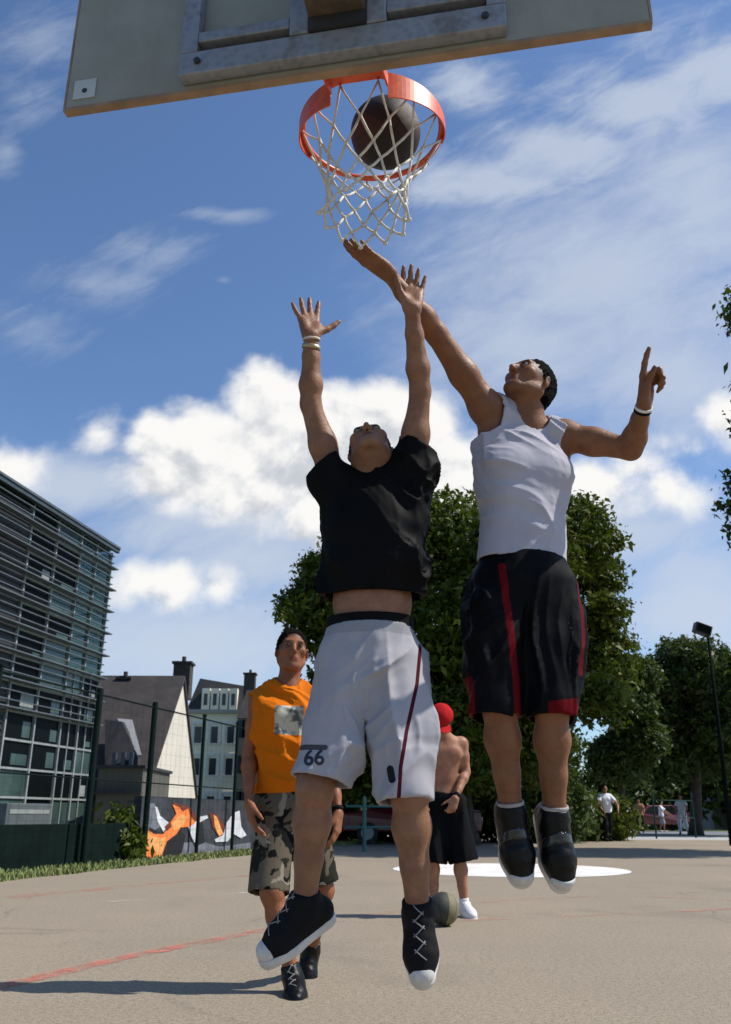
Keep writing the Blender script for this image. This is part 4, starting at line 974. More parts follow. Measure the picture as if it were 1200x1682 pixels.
def torso_prims(pel, che, nb, sa, sb, hd, g=1.0, fw=(0, -1, 0)):
    up = unit(nb - pel); s = unit(sb - sa); s = unit(s - up * np.dot(s, up)); f = np.cross(up, s)
    if np.dot(f, fw) < 0: f = -f
    Mt = np.array([s, f, up])
    G_ = lambda q, r, k=.05: ell(q, np.array(r) * g, Mt, k, t='torso')
    O = [G_(pel, (.158, .108, .12)), G_(pel - f * .035, (.140, .085, .11)), G_(lerp(pel, che, .5), (.138, .098, .17), .06), G_(che, (.158, .112, .165), .05),
         G_(che + up * .09, (.165, .096, .09), .05),
         G_(che + up * .045 + f * .068 + s * .070, (.080, .042, .062), .03), G_(che + up * .045 + f * .068 - s * .070, (.080, .042, .062), .03),
         cone(nb - up * .03, sa, .052 * g, .048 * g, None, .05, t='torso'), cone(nb - up * .03, sb, .052 * g, .048 * g, None, .05, t='torso'),
         cone(che + s * -.105 * g - f * .02, lerp(sa, che, .10), .060 * g, .046 * g, None, .05, t='torso'),
         cone(che + s * .105 * g - f * .02, lerp(sb, che, .10), .060 * g, .046 * g, None, .05, t='torso'),
         cone(nb - up * .03, hd, .060 * g, .054 * g, None, .035, t='neck'),
         cone(nb + f * .035 - up * .02 - s * .02, hd + s * -.045, .018, .016, None, .02, t='neck'),
         cone(nb + f * .035 - up * .02 + s * .02, hd + s * .045, .018, .016, None, .02, t='neck')]
    return O, Mt
def shoe(parent, an, toe_dir, shin, m_up, m_sole, h=.005, high=.10, cap=None, L=1.0, label=None, straps=None, laces=None, low=False, collar=None, W=1.0, low_cap=False):
    """an ankle joint; toe_dir heel-to-toe; shin direction up the leg"""
    f = unit(toe_dir); l = unit(shin); s = unit(np.cross(f, l)); u = unit(np.cross(s, f))
    if np.dot(u, l) < 0: u = -u
    A = np.array(an)
    hl, bl, te = A - u * .045 - f * .040, A + f * .115 * L - u * .056, A + f * .168 * L - u * .060
    pr = [cone(hl, bl, .034 * W, .042 * W, (u, .95), .03), cone(hl - u * .012, bl, .036 * W, .045 * W, None, .03), cone(bl, te, .044 * W, .036 * W, (u, 1.15), .03),
          cone(A + f * .015, bl + u * .014, .044, .035, None, .03)]
    col = cone(A - u * .02, A + l * high, .045, .045, None, .03, cap=(0, 1))
    if not low: pr.append(col)
    else: pr.append(cone(A - u * .03, A + l * .02, .042, .043, None, .03, cap=(0, 1)))
    pb = A - u * .084
    cuts = [(pb, -u, 0)]
    cr = lambda V: .0009 * np.sin(((V - A) @ f) * 170) * np.clip(((V - A) @ u + .05) * 20, 0, 1) * (vnoise(V * 30) > .35)
    up_ = model('shoe', pr, h, m_up, parent, cuts=cuts, disp=lambda V: cr(V) + .002 * vnoise(V * 55))
    if label: up_['label'] = label
    s0, s1, s2 = A - u * .084 - f * .040, A + f * .112 * L - u * .084, A + f * .170 * L - u * .084
    sp = [cone(s0, s1, .039 * W, .049 * W, None, .03), cone(s1, s2, .049 * W, .041 * W, None, .03)]
    model('sole', sp, h, m_sole, up_, cuts=[(A - u * .072, u, 0), (A - u * .103, -u, 0)], smooth=0)
    if cap is not None:
        model('toe_cap', [cone(bl, te + f * .003, .0475 * W, .0385 * W, (u, 1.10), .02)], h * .8, cap, up_, cuts=[(A + f * .135 * L, -f + u * .25, 0), (A - u * .074, -u, 0)] + ([(A + f * .17 * L - u * .052, u * .8 - f * .5, 0)] if low_cap else []))
    if laces is not None:
        bv = BVHTree.FromPolygons([v.co.copy() for v in up_.data.vertices], [tuple(q.vertices) for q in up_.data.polygons])
        dn = -unit(u * .75 + f * .66)
        def on(c):
            hit = bv.ray_cast(Vector(c - dn * .15), Vector(dn), .4)
            return (np.array(hit[0]) if hit[0] is not None else c) - dn * .0022
        ra, rb = A + f * .020 + u * .050, A + f * .112 * L - u * .035
        for i in range(7):
            m = MB(); t = i / 6; c = lerp(ra, rb, t); w_ = .017; sg = .10 if i % 2 else -.10
            m.tube([on(c + s * w_ * x + (rb - ra) * (sg * x * 1.2)) for x in (-1, -.5, 0, .5, 1)], .0021, 6)
            m.build('lace', laces, up_, smooth=True)
    if straps is not None:
        for q, wd in ((.072, .034),):
            c0 = A + f * q * L - u * .03
            model('strap', [cone(hl, bl, .040 * W, .049 * W, None, .03), cone(bl, te, .048 * W, .041 * W, (u, 1.1), .03), cone(A + f * .015, bl + u * .014, .048, .039, None, .03), col],
                  h, straps, up_, infl=.0, hollow=.008, cuts=[(c0 + f * wd * .5, f - l * .12, 0), (c0 - f * wd * .5, -(f - l * .12), 0), (A - u * .066, -u, 0)])
    if collar is not None:
        model('collar_trim', [cone(A + l * (high - .010), A + l * (high + .004), .0465, .0465, None, .01, cap=(1, 1))], h * .8, collar, up_, hollow=.008)
    return up_
def hairdo(parent, c, fw, up, mt, name='hair', off=.010, low=-.055, front=.045, sc_=1.0, h=.004, rough=.004):
    s, f, u = frame(fw, up); Mh = np.array([s, f, u])
    def p(x, y, z): return np.array(c) + (x * s + y * f + z * u) * sc_
    pr = [ell(p(0, -.018, .035), np.array((.074, .094, .086)) * sc_ + off, Mh, .02), ell(p(0, -.045, -.025), np.array((.066, .060, .060)) * sc_ + off * .6, Mh, .03),
          ell(p(0, .114, -.022), np.array((.078, .084, .118)) * sc_, Mh, .012, 's'),
          ell(p(-.088, .02, -.035), np.array((.030, .042, .048)) * sc_, Mh, .01, 's'), ell(p(.088, .02, -.035), np.array((.030, .042, .048)) * sc_, Mh, .01, 's')]
    return model(name, pr, h, mt, parent, cuts=[(p(0, 0, low), -u - f * .0, 0), (p(0, front + .03, 0), f * 1.0 - u * .35, 0)],
                 disp=lambda V: rough * 1.5 * (vnoise(V * 120) ** 2 - .2))
def wrist_band(parent, wr, d, r, mt, wdt=.012, n=None, t=.004, name='wristband'):
    d = unit(d); a = unit(np.cross(d, (0.3, 1, .2))); b = np.cross(d, a); m = MB(); N = 20; V = []
    for i in range(N):
        th = 2 * math.pi * i / N; o = math.cos(th) * a + math.sin(th) * b
        sq = 1.0
        if n is not None: sq = 1 / math.sqrt(1 + .45 * float(np.dot(o, unit(n))) ** 2)
        for q in ((-wdt, r), (-wdt, r + t), (wdt, r + t), (wdt, r)): V.append(np.array(wr) + d * q[0] * .5 + o * q[1] * sq)
    m.add(V, [(i * 4 + j, i * 4 + (j + 1) % 4, ((i + 1) % N) * 4 + (j + 1) % 4, ((i + 1) % N) * 4 + j) for i in range(N) for j in range(4)])
    return m.build(name, mt, parent, smooth=True)

M_EYE = mat('eye_white', (.24, .22, .21), .5, 0, spec=.15); M_IRIS = mat('iris', (.02, .013, .010), .4, 0, spec=.2)
def skin(name, col):
    def bld(t, b, tc):
        n = t.noise(tc, 14, 5, .65); n2 = t.noise(tc, 90, 3, .6)
        f = t.smooth(n, .3, .72)
        c = t.mix(f, tuple(x * y for x, y in zip(col, (.80, .70, .66))) + (1,), tuple(x * y for x, y in zip(col, (1.14, 1.10, 1.08))) + (1,))
        lp = t.new('ShaderNodeAttribute', attribute_name='lip').outputs['Fac']
        c = t.mix(t.smooth(lp, .0, .8, 0.0, 0.85), c, (col[0] * .70, col[1] * .34, col[2] * .36, 1))
        br = t.new('ShaderNodeAttribute', attribute_name='dark').outputs['Fac']
        c = t.mix(t.math('MULTIPLY', br, t.smooth(t.noise(tc, 300, 2, .6), .2, .6, .6, 1.0)), c, (.025, .016, .011, 1))
        t.put(b.inputs['Base Color'], c)
        bn = t.new('ShaderNodeBump'); bn.inputs['Strength'].default_value = .5; bn.inputs['Distance'].default_value = .003
        t.put(bn.inputs['Height'], t.math('ADD', n2, t.math('MULTIPLY', n, 1.5))); t.put(b.inputs['Normal'], bn.outputs[0])
        t.put(b.inputs['Roughness'], t.smooth(n, .3, .7, .46, .62))
    return mat(name, col, .45, 0, sss=.06, spec=.32, build=bld)
def face_attrs(p, Mh, sc_=1.0, beard=0.0):
    c = p(0, 0, 0)
    def loc(V): return ((V - c) @ Mh.T) / sc_
    def lip(V):
        q = loc(V); e = ((q[:, 0] / .024) ** 2 + ((q[:, 2] + .0595) / .013) ** 2 + ((q[:, 1] - .092) / .018) ** 2)
        return np.clip(1.6 - 1.3 * e, 0, 1)
    def dark(V):
        q = loc(V); x = np.abs(q[:, 0])
        brow = np.clip(1.7 - 1.6 * (((x - .033) / .021) ** 2 + ((q[:, 2] - .0285 + (x - .033) * .15) / .0055) ** 2), 0, 1) * (q[:, 1] > .06)
        bd = 0
        if beard: bd = beard * np.clip(1.5 - 1.2 * ((q[:, 0] / .065) ** 2 + ((q[:, 2] + .085) / .04) ** 2 + ((q[:, 1] - .06) / .06) ** 2), 0, 1)
        eye = np.clip(1.5 - 1.4 * (((x - .031) / .021) ** 2 + ((q[:, 2] - .010) / .009) ** 2), 0, 1) * (q[:, 1] > .06) * (q[:, 1] < .13) * .75  # shade of the eye sockets painted into the skin, with the lash line
        eh = np.sqrt((q[:, 0] / .074) ** 2 + ((q[:, 1] - .112) / .080) ** 2 + ((q[:, 2] + .030) / .112) ** 2)
        hl = np.clip((eh - .94) / .06, 0, 1) * (q[:, 2] > .0) * .7 * (np.linalg.norm(q, axis=1) < .16)
        return np.clip(np.maximum(np.maximum(np.maximum(brow * .85, eye), bd), hl), 0, 1)
    return {'lip': lip, 'dark': dark}

SKIN_A = skin('skin_fair', (.265, .140, .082)); SKIN_B = skin('skin_tanned', (.225, .103, .051)); SKIN_C = skin('skin_sunburnt', (.27, .108, .050)); SKIN_D = skin('skin_light', (.36, .18, .108))
def cloth(name, col, rough=.8, attr=None, bump=.25, bs=220, sheen=0.0, var=.05, build=None):
    def bl(t, b, tc):
        if build: build(t, b, tc)
        w1 = t.noise(t.vmath('MULTIPLY', tc, (1.0, 1.0, .45)), 9, 2, .4, .6)
        b1 = t.new('ShaderNodeBump'); b1.inputs['Strength'].default_value = .5; b1.inputs['Distance'].default_value = .02; t.put(b1.inputs['Height'], w1)
        b2 = t.new('ShaderNodeBump'); b2.inputs['Strength'].default_value = bump; b2.inputs['Distance'].default_value = .002
        t.put(b2.inputs['Height'], t.noise(tc, bs, 3, .6)); t.put(b2.inputs['Normal'], b1.outputs[0]); t.put(b.inputs['Normal'], b2.outputs[0])
    return mat(name, col, rough, var, 9, attr=attr, build=bl, spec=.06)
HAIR_K = mat('hair_black', (.0035, .003, .003), .8, .4, 60, bump=1.0, bs=260, spec=.05)
HAIR_B = mat('hair_brown', (.008, .005, .0035), .8, .4, 60, bump=1.0, bs=260, spec=.05)
RUBBER_W = mat('rubber_white', (.62, .60, .56), .55, .10, 20); TOE_W = mat('toe_rubber_white', (.58, .57, .54), .45, .12, 30, bump=.2, bs=120)
CANVAS_K = mat('canvas_black', (.006, .006, .007), .75, .25, 30, bump=.4, bs=300, spec=.2); LEATHER_K = mat('leather_black', (.004, .004, .004), .36, .2, 12, bump=.25, bs=90, spec=.22)
LACE_W = mat('lace_white', (.22, .22, .21), .8, .1)
BAND_W = mat('band_cream', (.6, .54, .42), .7, .05); BAND_K = mat('band_black', (.005, .005, .005), .7, 0, spec=.1)

def shorts_prims(pel, wtop, ha, ka, hb, kb, rw=.172, rt=.12, rk=.125, dep=1.25, fw=(0, -1, 0), k=.05, enda=1.0, endb=1.0):
    """wtop waist centre, ha/hb hips, ka/kb where the legs of the shorts end"""
    s, up = None, unit(wtop - pel)
    fl = (fw, dep)
    return [cone(wtop, pel, rw, rw * 1.10, fl, k, cap=(1, 0)), cone(lerp(ha, pel, .2), ka, rt, rk, (fw, 1.05), k, cap=(0, 1)), cone(lerp(hb, pel, .2), kb, rt, rk, (fw, 1.05), k, cap=(0, 1))]

# =============================== player in the black T-shirt and white shorts
def player_black_shirt():
    pel, che, nb = P(608, 1082, 2.98), P(614, 893, 2.95), P(609, 792, 2.99)
    sa, ea, wa = P(546, 786, 2.96), P(510, 664, 2.90), P(511, 553, 2.84)
    sb, eb, wb = P(676, 772, 2.94), P(690, 643, 2.86), P(676, 508, 2.72)
    ha, ka, aa = P(570, 1098, 2.98), P(517, 1292, 2.92), P(500, 1484, 3.00)
    hb, kb, ab = P(648, 1098, 2.98), P(672, 1300, 2.90), P(686, 1496, 2.97)
    hc = P(608, 742, 2.955)
    root = thing('person', 'jumping player in black T-shirt and white shorts with both arms raised', 'person', (0.0, 2.98, 0.30), 'players jumping under the hoop')
    hfw = unit((-.16, -.70, .78)); hup = unit((-.05, .85, .62))
    hp, hpt, Mh = head_prims(hc, hfw, hup)
    T_, Mt = torso_prims(pel, che, nb, sa, sb, hc - hfw * .015 - unit(hup) * .05)
    up = Mt[2]; s = Mt[0]; f = Mt[1]
    na = unit((.30, -.80, .50)); nbv = unit((.12, -.85, .45))
    body = T_ + arm_prims(sa, ea, wa, na) + arm_prims(sb, eb, wb, nbv)
    body += hand_prims(wa, P(498, 468, 2.93) - wa, na, (1, 0, .1), curls=((.06, .10, .10), (.03, .08, .08), (.05, .1, .1), (.02, .1, .1)), splay=(.16, .02, -.14, -.38), thumb=(1.05, .10, .25), L=1.06)
    body += hand_prims(wb, P(679, 430, 2.78) - wb, nbv, (-1, 0, .1), curls=((.20, .30, .2), (.14, .3, .2), (.14, .25, .2), (.12, .2, .2)), splay=(.14, .03, -.05, -.17), thumb=(.70, .55, .5), L=1.0)
    ta, tb = unit((-.80, -.34, -.50)), unit((.02, -.50, -.86))
    lg = leg_prims(ha, ka, aa, (0, 1, 0), aa + ta, 1.04) + leg_prims(hb, kb, ab, (0, 1, 0), ab + tb, 1.04)
    body += lg + hp
    at = face_attrs(hpt, Mh, beard=.15)
    model('body', body, .0052, SKIN_A, root, attrs=at)
    eyes(root, hpt, Mh)
    hairdo(root, hc, hfw, hup, HAIR_K, off=.006, low=-.05, front=.045)
    # T-shirt
    hem = P(613, 982, 2.97)
    sl = lambda S_, E_, r0, r1, q: cone(S_, lerp(S_, E_, q), r0, r1, None, .04, cap=(0, 1), t='sleeve')
    wa_, wb_ = P(528, 762, 2.93), P(688, 729, 2.91)        # middle of the sleeve openings
    sh = [cone(che + up * .05, hem, .160, .160, (f, 1.35), .05, cap=(0, 1)), cone(che + up * .12, che - up * .05, .148, .158, (f, 1.38), .05),
          cone(nb - up * .055, lerp(nb, sa, .8) - up * .03, .070, .060, None, .05), cone(nb - up * .055, lerp(nb, sb, .8) - up * .03, .070, .060, None, .05),
          cone(P(562, 845, 2.95), P(535, 790, 2.94), .068, .062, None, .03), cone(P(535, 790, 2.94), P(521, 728, 2.915), .064, .062, None, .03),
          cone(P(666, 830, 2.95), P(681, 765, 2.93), .068, .062, None, .03), cone(P(681, 765, 2.93), P(689, 700, 2.90), .064, .062, None, .03),
          cone(nb - up * .045, P(548, 785, 2.95), .062, .058, None, .04), cone(nb - up * .045, P(672, 768, 2.94), .062, .058, None, .04),
          ell(nb + up * .065, (.072, .066, .055), Mt, .01, 's')]
    fo1 = folds((.32, 0, -1), .052, 13, 2.4); fo2 = folds((.75, -.2, -.65), .038, 13, 2.2, 5)
    tm = lambda V: np.clip(1 - seg_dist(V, [nb, nb + up * .02]) * 4, 0, 1)
    model('t_shirt', sh, .0062, cloth('cloth_black_shirt', (.0055, .0055, .006), .62, bump=.2, sheen=.05), root, hollow=.012,
          cover=([q for q in T_ if q['t'] == 'torso'], .010), cuts=[(hem, -up, .45), (nb + up * .062, up, .10), (wa_, unit(np.array((-.66, -.10, .75))), .17), (wb_, unit(np.array((.47, -.1, .88))), .17)],
          disp=lambda V: (fo1(V) + fo2(V) - .008) * (1 - .8 * tm(V)) * np.clip(np.minimum(np.linalg.norm(V - wa_, axis=1), np.linalg.norm(V - wb_, axis=1)) / .13 - .25, .12, 1))
    # boxer waistband showing above the shorts
    wt = P(606, 1030, 2.98)
    model('underwear_waistband', [cone(P(607, 1016, 2.98), wt - up * .01, .150, .153, (f, 1.36), .01, cap=(1, 1))], .0055, BAND_K, root, hollow=.012, cover=([q for q in T_ if q['t'] == 'torso'], .006),
          cuts=[(P(607, 1016, 2.98), up, 0), (wt - up * .03, -up, 0)])
    # shorts
    ea_, eb_ = P(524, 1283, 2.92), P(667, 1318, 2.90)
    lat = unit(np.cross(eb_ - hb, (0, 1, 0)))
    sp = shorts_prims(pel, wt, ha, ea_, hb, eb_, rw=.146, rt=.086, rk=.066, dep=1.25)
    sp += [cone(P(558, 1140, 2.96), ea_, .082, .074, (f, 1.0), .04, cap=(0, 1)), cone(P(650, 1140, 2.96), eb_, .082, .062, (f, 1.0), .05, cap=(0, 1)), ell(P(603, 1140, 2.96), (.08, .08, .08), Mt, .05)]
    f1 = folds((.22, 0, -1), .046, 13, 2.2, 2); f2 = folds((-.75, 0, -.65), .042, 12, 2.2, 7)
    ntc = P(687, 1300, 2.88)
    line = [P(693, 1050, 2.86), P(686, 1120, 2.84), P(668, 1200, 2.81), P(658, 1260, 2.80), P(654, 1325, 2.80)]
    def stripe(V): return np.minimum(np.abs(np.where(V[:, 1] < 2.99, line_d(V, line), 1)), 1)
    def line_d(V, ln):     # distance measured sideways (ignores depth)
        W_ = V.copy(); W_[:, 1] = 0; return seg_dist(W_, [np.array((q[0], 0, q[2])) for q in ln])
    wbd = lambda V: (V - wt) @ -up
    wl = [P(491, 1224, 2.8), P(533, 1226, 2.8)]
    word = lambda V: np.where((V[:, 1] < 2.95), line_d(V, wl), 1)
    patch = lambda V: np.where(V[:, 1] < 2.98, line_d(V, [P(641, 1262, 2.80), P(644, 1280, 2.80)]), 1)
    mw = cloth('cloth_white_shorts', (.38, .37, .395), .75, bump=.2,
             attr=[('waist', .042, .002, (.30, .30, .32)), ('stripe', .0062, .0008, (.06, .008, .015)), ('patch', .011, .001, (.02, .02, .025)), ('word', .0085, .001, (.075, .075, .085))])
    shorts = model('shorts', sp, .0062, mw, root, hollow=.012, cover=([q for q in T_ if q['t'] == 'torso'] + lg[0:3] + lg[8:11], .010), cuts=[(wt, up, 0), (ea_, ea_ - ha, .15), (eb_, eb_ - hb, .15)],
                   disp=lambda V: (f1(V) + f2(V) - .008) * np.clip(wbd(V) * 14, .1, 1) * np.clip(np.linalg.norm(V - ntc, axis=1) / .10 - .3, 0, 1), attrs={'stripe': stripe, 'waist': wbd, 'patch': patch, 'word': word})
    return root, shorts, dict(aa=aa, ab=ab, ka=ka, kb=kb, ta=ta, tb=tb, wa=wa, ea=ea, wb=wb, eb=eb)
def text_on(parent, txt, a, b, c, size, mt, name='number', face=(0, -1, 0), rot=0.0, shear=0.0):
    """lettering laid on a mesh: flat text mesh thrown onto the surface along 'face'"""
    cu = bpy.data.curves.new('t', 'FONT'); cu.body = txt; cu.size = size; cu.align_x = 'CENTER'; cu.align_y = 'CENTER'; cu.offset = size * .02
    ob = bpy.data.objects.new('t', cu); C.objects.link(ob); dg = bpy.context.evaluated_depsgraph_get()
    me = bpy.data.meshes.new_from_object(ob.evaluated_get(dg)); C.objects.unlink(ob); bpy.data.objects.remove(ob)
    me.name = name
    dg = bpy.context.evaluated_depsgraph_get()
    bv = BVHTree.FromPolygons([v.co.copy() for v in parent.data.vertices], [tuple(p.vertices) for p in parent.data.polygons])
    fr = unit(face); right = unit(np.cross(-fr, (0, 0, 1))) * -1; right = unit(np.cross((0, 0, 1), fr)) ; upv = np.cross(fr, right)
    right, upv = right * math.cos(rot) + upv * math.sin(rot), upv * math.cos(rot) - right * math.sin(rot)
    import bmesh
    bm = bmesh.new(); bm.from_mesh(me); bmesh.ops.subdivide_edges(bm, edges=[e for e in bm.edges if e.calc_length() > size * .2], cuts=2)
    for v in bm.verts:
        q = np.array((a, b, c)) + right * v.co.x + upv * (v.co.y + shear * v.co.x)
        hit = bv.ray_cast(Vector(q + fr * .4), Vector(-fr), 1.2)
        if hit[0] is not None: v.co = hit[0] + Vector(fr) * .0022
        else: v.co = Vector(q)
    bm.to_mesh(me); bm.free()
    me.materials.clear(); me.materials.append(mt)
    o = bpy.data.objects.new(name, me); C.objects.link(o); o.parent = parent; return o

PA, SHORTS_A, JA = player_black_shirt()
INK = mat('print_navy', (.02, .022, .035), .7, .1)
q = P(514, 1244, 2.8); text_on(SHORTS_A, '66', q[0], q[1], q[2], .068, INK, 'number_print')
shoe(PA, JA['aa'], JA['ta'], JA['ka'] - JA['aa'], CANVAS_K, RUBBER_W, W=1.0, L=.93, high=.030, cap=TOE_W, laces=LACE_W)
shoe(PA, JA['ab'], JA['tb'], JA['kb'] - JA['ab'], CANVAS_K, RUBBER_W, W=1.0, L=.93, high=.030, cap=TOE_W, laces=LACE_W)
wrist_band(PA, lerp(JA['wa'], JA['ea'], .04), JA['wa'] - JA['ea'], .029, BAND_W, .009, (.1, -1, .2), name='wristband')
wrist_band(PA, lerp(JA['wa'], JA['ea'], .16), JA['wa'] - JA['ea'] + np.array((.05, 0, 0)), .031, mat('watch_brass', (.45, .38, .22), .35, .1, metal=.6), .016, (.1, -1, .2), name='watch')

# =============================== player in the white tank top
def player_tank():
    pel, che, nb = P(860, 958, 3.06), P(860, 800, 3.05), P(868, 697, 3.07)
    sa, ea, wa = P(797, 668, 3.02), P(716, 548, 2.87), P(640, 452, 2.72)
    sb, eb, wb = P(925, 716, 3.08), P(1036, 738, 2.99), P(1057, 668, 2.84)
    ha, ka, aa = P(826, 968, 3.06), P(820, 1160, 2.98), P(840, 1338, 3.06)
    hb, kb, ab = P(896, 968, 3.06), P(906, 1160, 2.98), P(911, 1345, 3.06)
    hc = P(869, 633, 3.03)
    root = thing('person', 'jumping player in white tank top reaching one hand to the net', 'person', (.62, 3.06, .50), 'players jumping under the hoop')
    hfw = unit((-.62, -.60, .56)); hup = unit((.42, .30, .85))
    hp, hpt, Mh = head_prims(hc, hfw, hup)
    T_, Mt = torso_prims(pel, che, nb, sa, sb, hc - unit(hup) * .05 - hfw * .02, 1.0)
    s, f, up = Mt
    body = T_ + arm_prims(sa, ea, wa, (0, -1, 1), 1.1) + arm_prims(sb, eb, wb, (.6, -.8, 0), 1.08)
    # shooting hand: palm up, fingers together
    d = P(563, 393, 2.60) - wa
    body += hand_prims(wa, d, (-.25, -.25, .9), (.3, .9, .3), curls=((.1, .15, .1), (.02, .10, .1), (-.02, .1, .1), (0, .15, .1)), splay=(.06, .01, -.04, -.10), thumb=(.5, .4, .3), L=1.05)
    d = P(1064, 590, 2.80) - wb
    body += hand_prims(wb, d, (.75, -.60, .1), (-.7, -.7, .1), curls=((.05, .10, .10), (1.15, 1.5, .9), (1.25, 1.5, .9), (1.3, 1.5, .9)), splay=(-.02, 0, -.04, -.1), thumb=(.30, .30, .35), L=1.12)
    ta, tb = unit((.12, -.42, -.90)), unit((.10, -.42, -.90))
    lg = leg_prims(ha, ka, aa, (0, 1, 0), aa + ta, 1.02) + leg_prims(hb, kb, ab, (0, 1, 0), ab + tb, 1.02); body += lg + hp
    model('body', body, .0052, SKIN_B, root, attrs=face_attrs(hpt, Mh, beard=.2)); eyes(root, hpt, Mh)
    hairdo(root, hc, hfw, hup, HAIR_K, off=.004, low=-.07, front=.04)
    hem = P(856, 928, 3.06)
    tp = [cone(che + up * .05, hem, .144, .170, (f, 1.42), .05, cap=(0, 1)), cone(che + up * .10, che - up * .05, .140, .142, (f, 1.40), .05),
          cone(nb - up * .07 - s * .05, nb - s * .082 + up * .005, .052, .040, None, .04), cone(nb - up * .07 + s * .05, nb + s * .082 + up * .0, .052, .040, None, .04),
          ell(nb + up * .012 + f * .030, (.062, .085, .060), Mt, .012, 's')]
    # arm holes
    tp += [ell(sa + s * -.015 - up * .03, (.072, .14, .105), np.array([unit(s + up * .15), f, unit(up - s * .15)]), .015, 's'), ell(sb + s * .030 - up * .055, (.070, .14, .105), np.array([unit(s - up * .15), f, unit(up + s * .15)]), .015, 's')]
    w1 = folds((1, 0, -.28), .022, 18, 2.4, 1); w2 = folds((1, 0, .2), .004, 30, 1.2, 4); w3 = folds((.8, 0, -.6), .010, 14, 2.2, 6)
    hz = lambda V: np.clip(((V - hem) @ up) / .25, 0, 1)
    model('tank_top', [x for x in tp if x['op'] == 'u'] , .0058, cloth('cloth_white_tank', (.43, .42, .475), .75, bump=.15), root, hollow=.011,
          cover=([q for q in T_ if q['t'] == 'torso'], .011), minus=([dict(x, op='u') for x in tp if x['op'] == 's'] +
          [cone(sa - up * .01, ea, .058, .06, None, .01), cone(sb + s * .01 - up * .01, eb, .056, .06, None, .01), cone(nb + f * .03 - up * .015, hc, .056, .085, None, .02),
           cone(sb + s * .045 + up * .06, sb + s * .035 - up * .02, .062, .055, None, .01)], 0.0),
          cuts=[(hem + up * .0, -up + f * .0, .45)],
          disp=lambda V: (w1(V) * hz(V) + w2(V) * hz(V) + w3(V) * (1 - hz(V) * .6) - .004))
    ea_, eb_ = P(812, 1182, 2.98), P(907, 1182, 2.98); wt = P(858, 915, 3.06)
    sp = shorts_prims(pel, wt, ha, ea_, hb, eb_, rw=.150, rt=.092, rk=.070, dep=1.3)
    sp += [cone(P(815, 1010, 3.04), ea_, .098, .080, (f, 1.1), .04, cap=(0, 1)), cone(P(898, 1010, 3.04), eb_, .098, .072, (f, 1.1), .04, cap=(0, 1))]
    flat = lambda V, ln: seg_dist(np.stack([V[:, 0], V[:, 1] * 0, V[:, 2]], 1), [np.array((q[0], 0, q[2])) for q in ln])
    l1 = [P(826, 925, 2.9), P(842, 1040, 2.88), P(852, 1110, 2.87), P(856, 1185, 2.87)]
    l2 = [P(944, 930, 3.05), P(952, 1040, 3.05), P(948, 1110, 3.05)]
    l3 = [P(765, 1120, 3.0), P(768, 1182, 3.0)]; l4 = [P(885, 1168, 2.9), P(945, 1162, 2.95)]
    red = lambda V: np.minimum(np.minimum(np.where(V[:, 1] < 3.04, flat(V, l1) - .004, 1), flat(V, l2)), np.minimum(flat(V, l3) - .010, np.where(V[:, 0] > .60, flat(V, l4) - .018, 1)))
    g1 = folds((.1, 0, -1), .034, 12, 2.2, 3); g2 = folds((-.5, 0, -.8), .028, 13, 2.2, 8)
    model('shorts', sp, .0062, cloth('cloth_black_red_shorts', (.0045, .0045, .0055), .55, attr=[('red', .0085, .0012, (.12, .003, .006))], bump=.15, sheen=.05), root, hollow=.012,
          cover=([q for q in T_ if q['t'] == 'torso'] + lg[0:3] + lg[8:11], .012), cuts=[(wt, up, 0), (ea_, ea_ - ha, .15), (eb_, eb_ - hb, .15)], disp=lambda V: (g1(V) + g2(V) - .004) * np.clip(((V - wt) @ -up) * 6, .0, 1), attrs={'red': red})
    for a_, k_, t_ in ((aa, ka, ta), (ab, kb, tb)):
        shoe(root, a_, t_, k_ - a_, LEATHER_K, RUBBER_W, W=1.06, high=.040, cap=TOE_W, low_cap=True, straps=mat('leather_shiny', (.018, .018, .019), .20, .1, 10, coat=.2), collar=mat('sock_grey', (.36, .33, .31), .8, .1), L=.98)
    wrist_band(root, lerp(wb, eb, .02), wb - eb, .031, mat('band_white', (.75, .73, .68), .7, .05), .010, (.7, -.7, 0))
    wrist_band(root, lerp(wb, eb, .09), wb - eb, .031, BAND_K, .008, (.7, -.7, 0))
    return root
PB = player_tank()

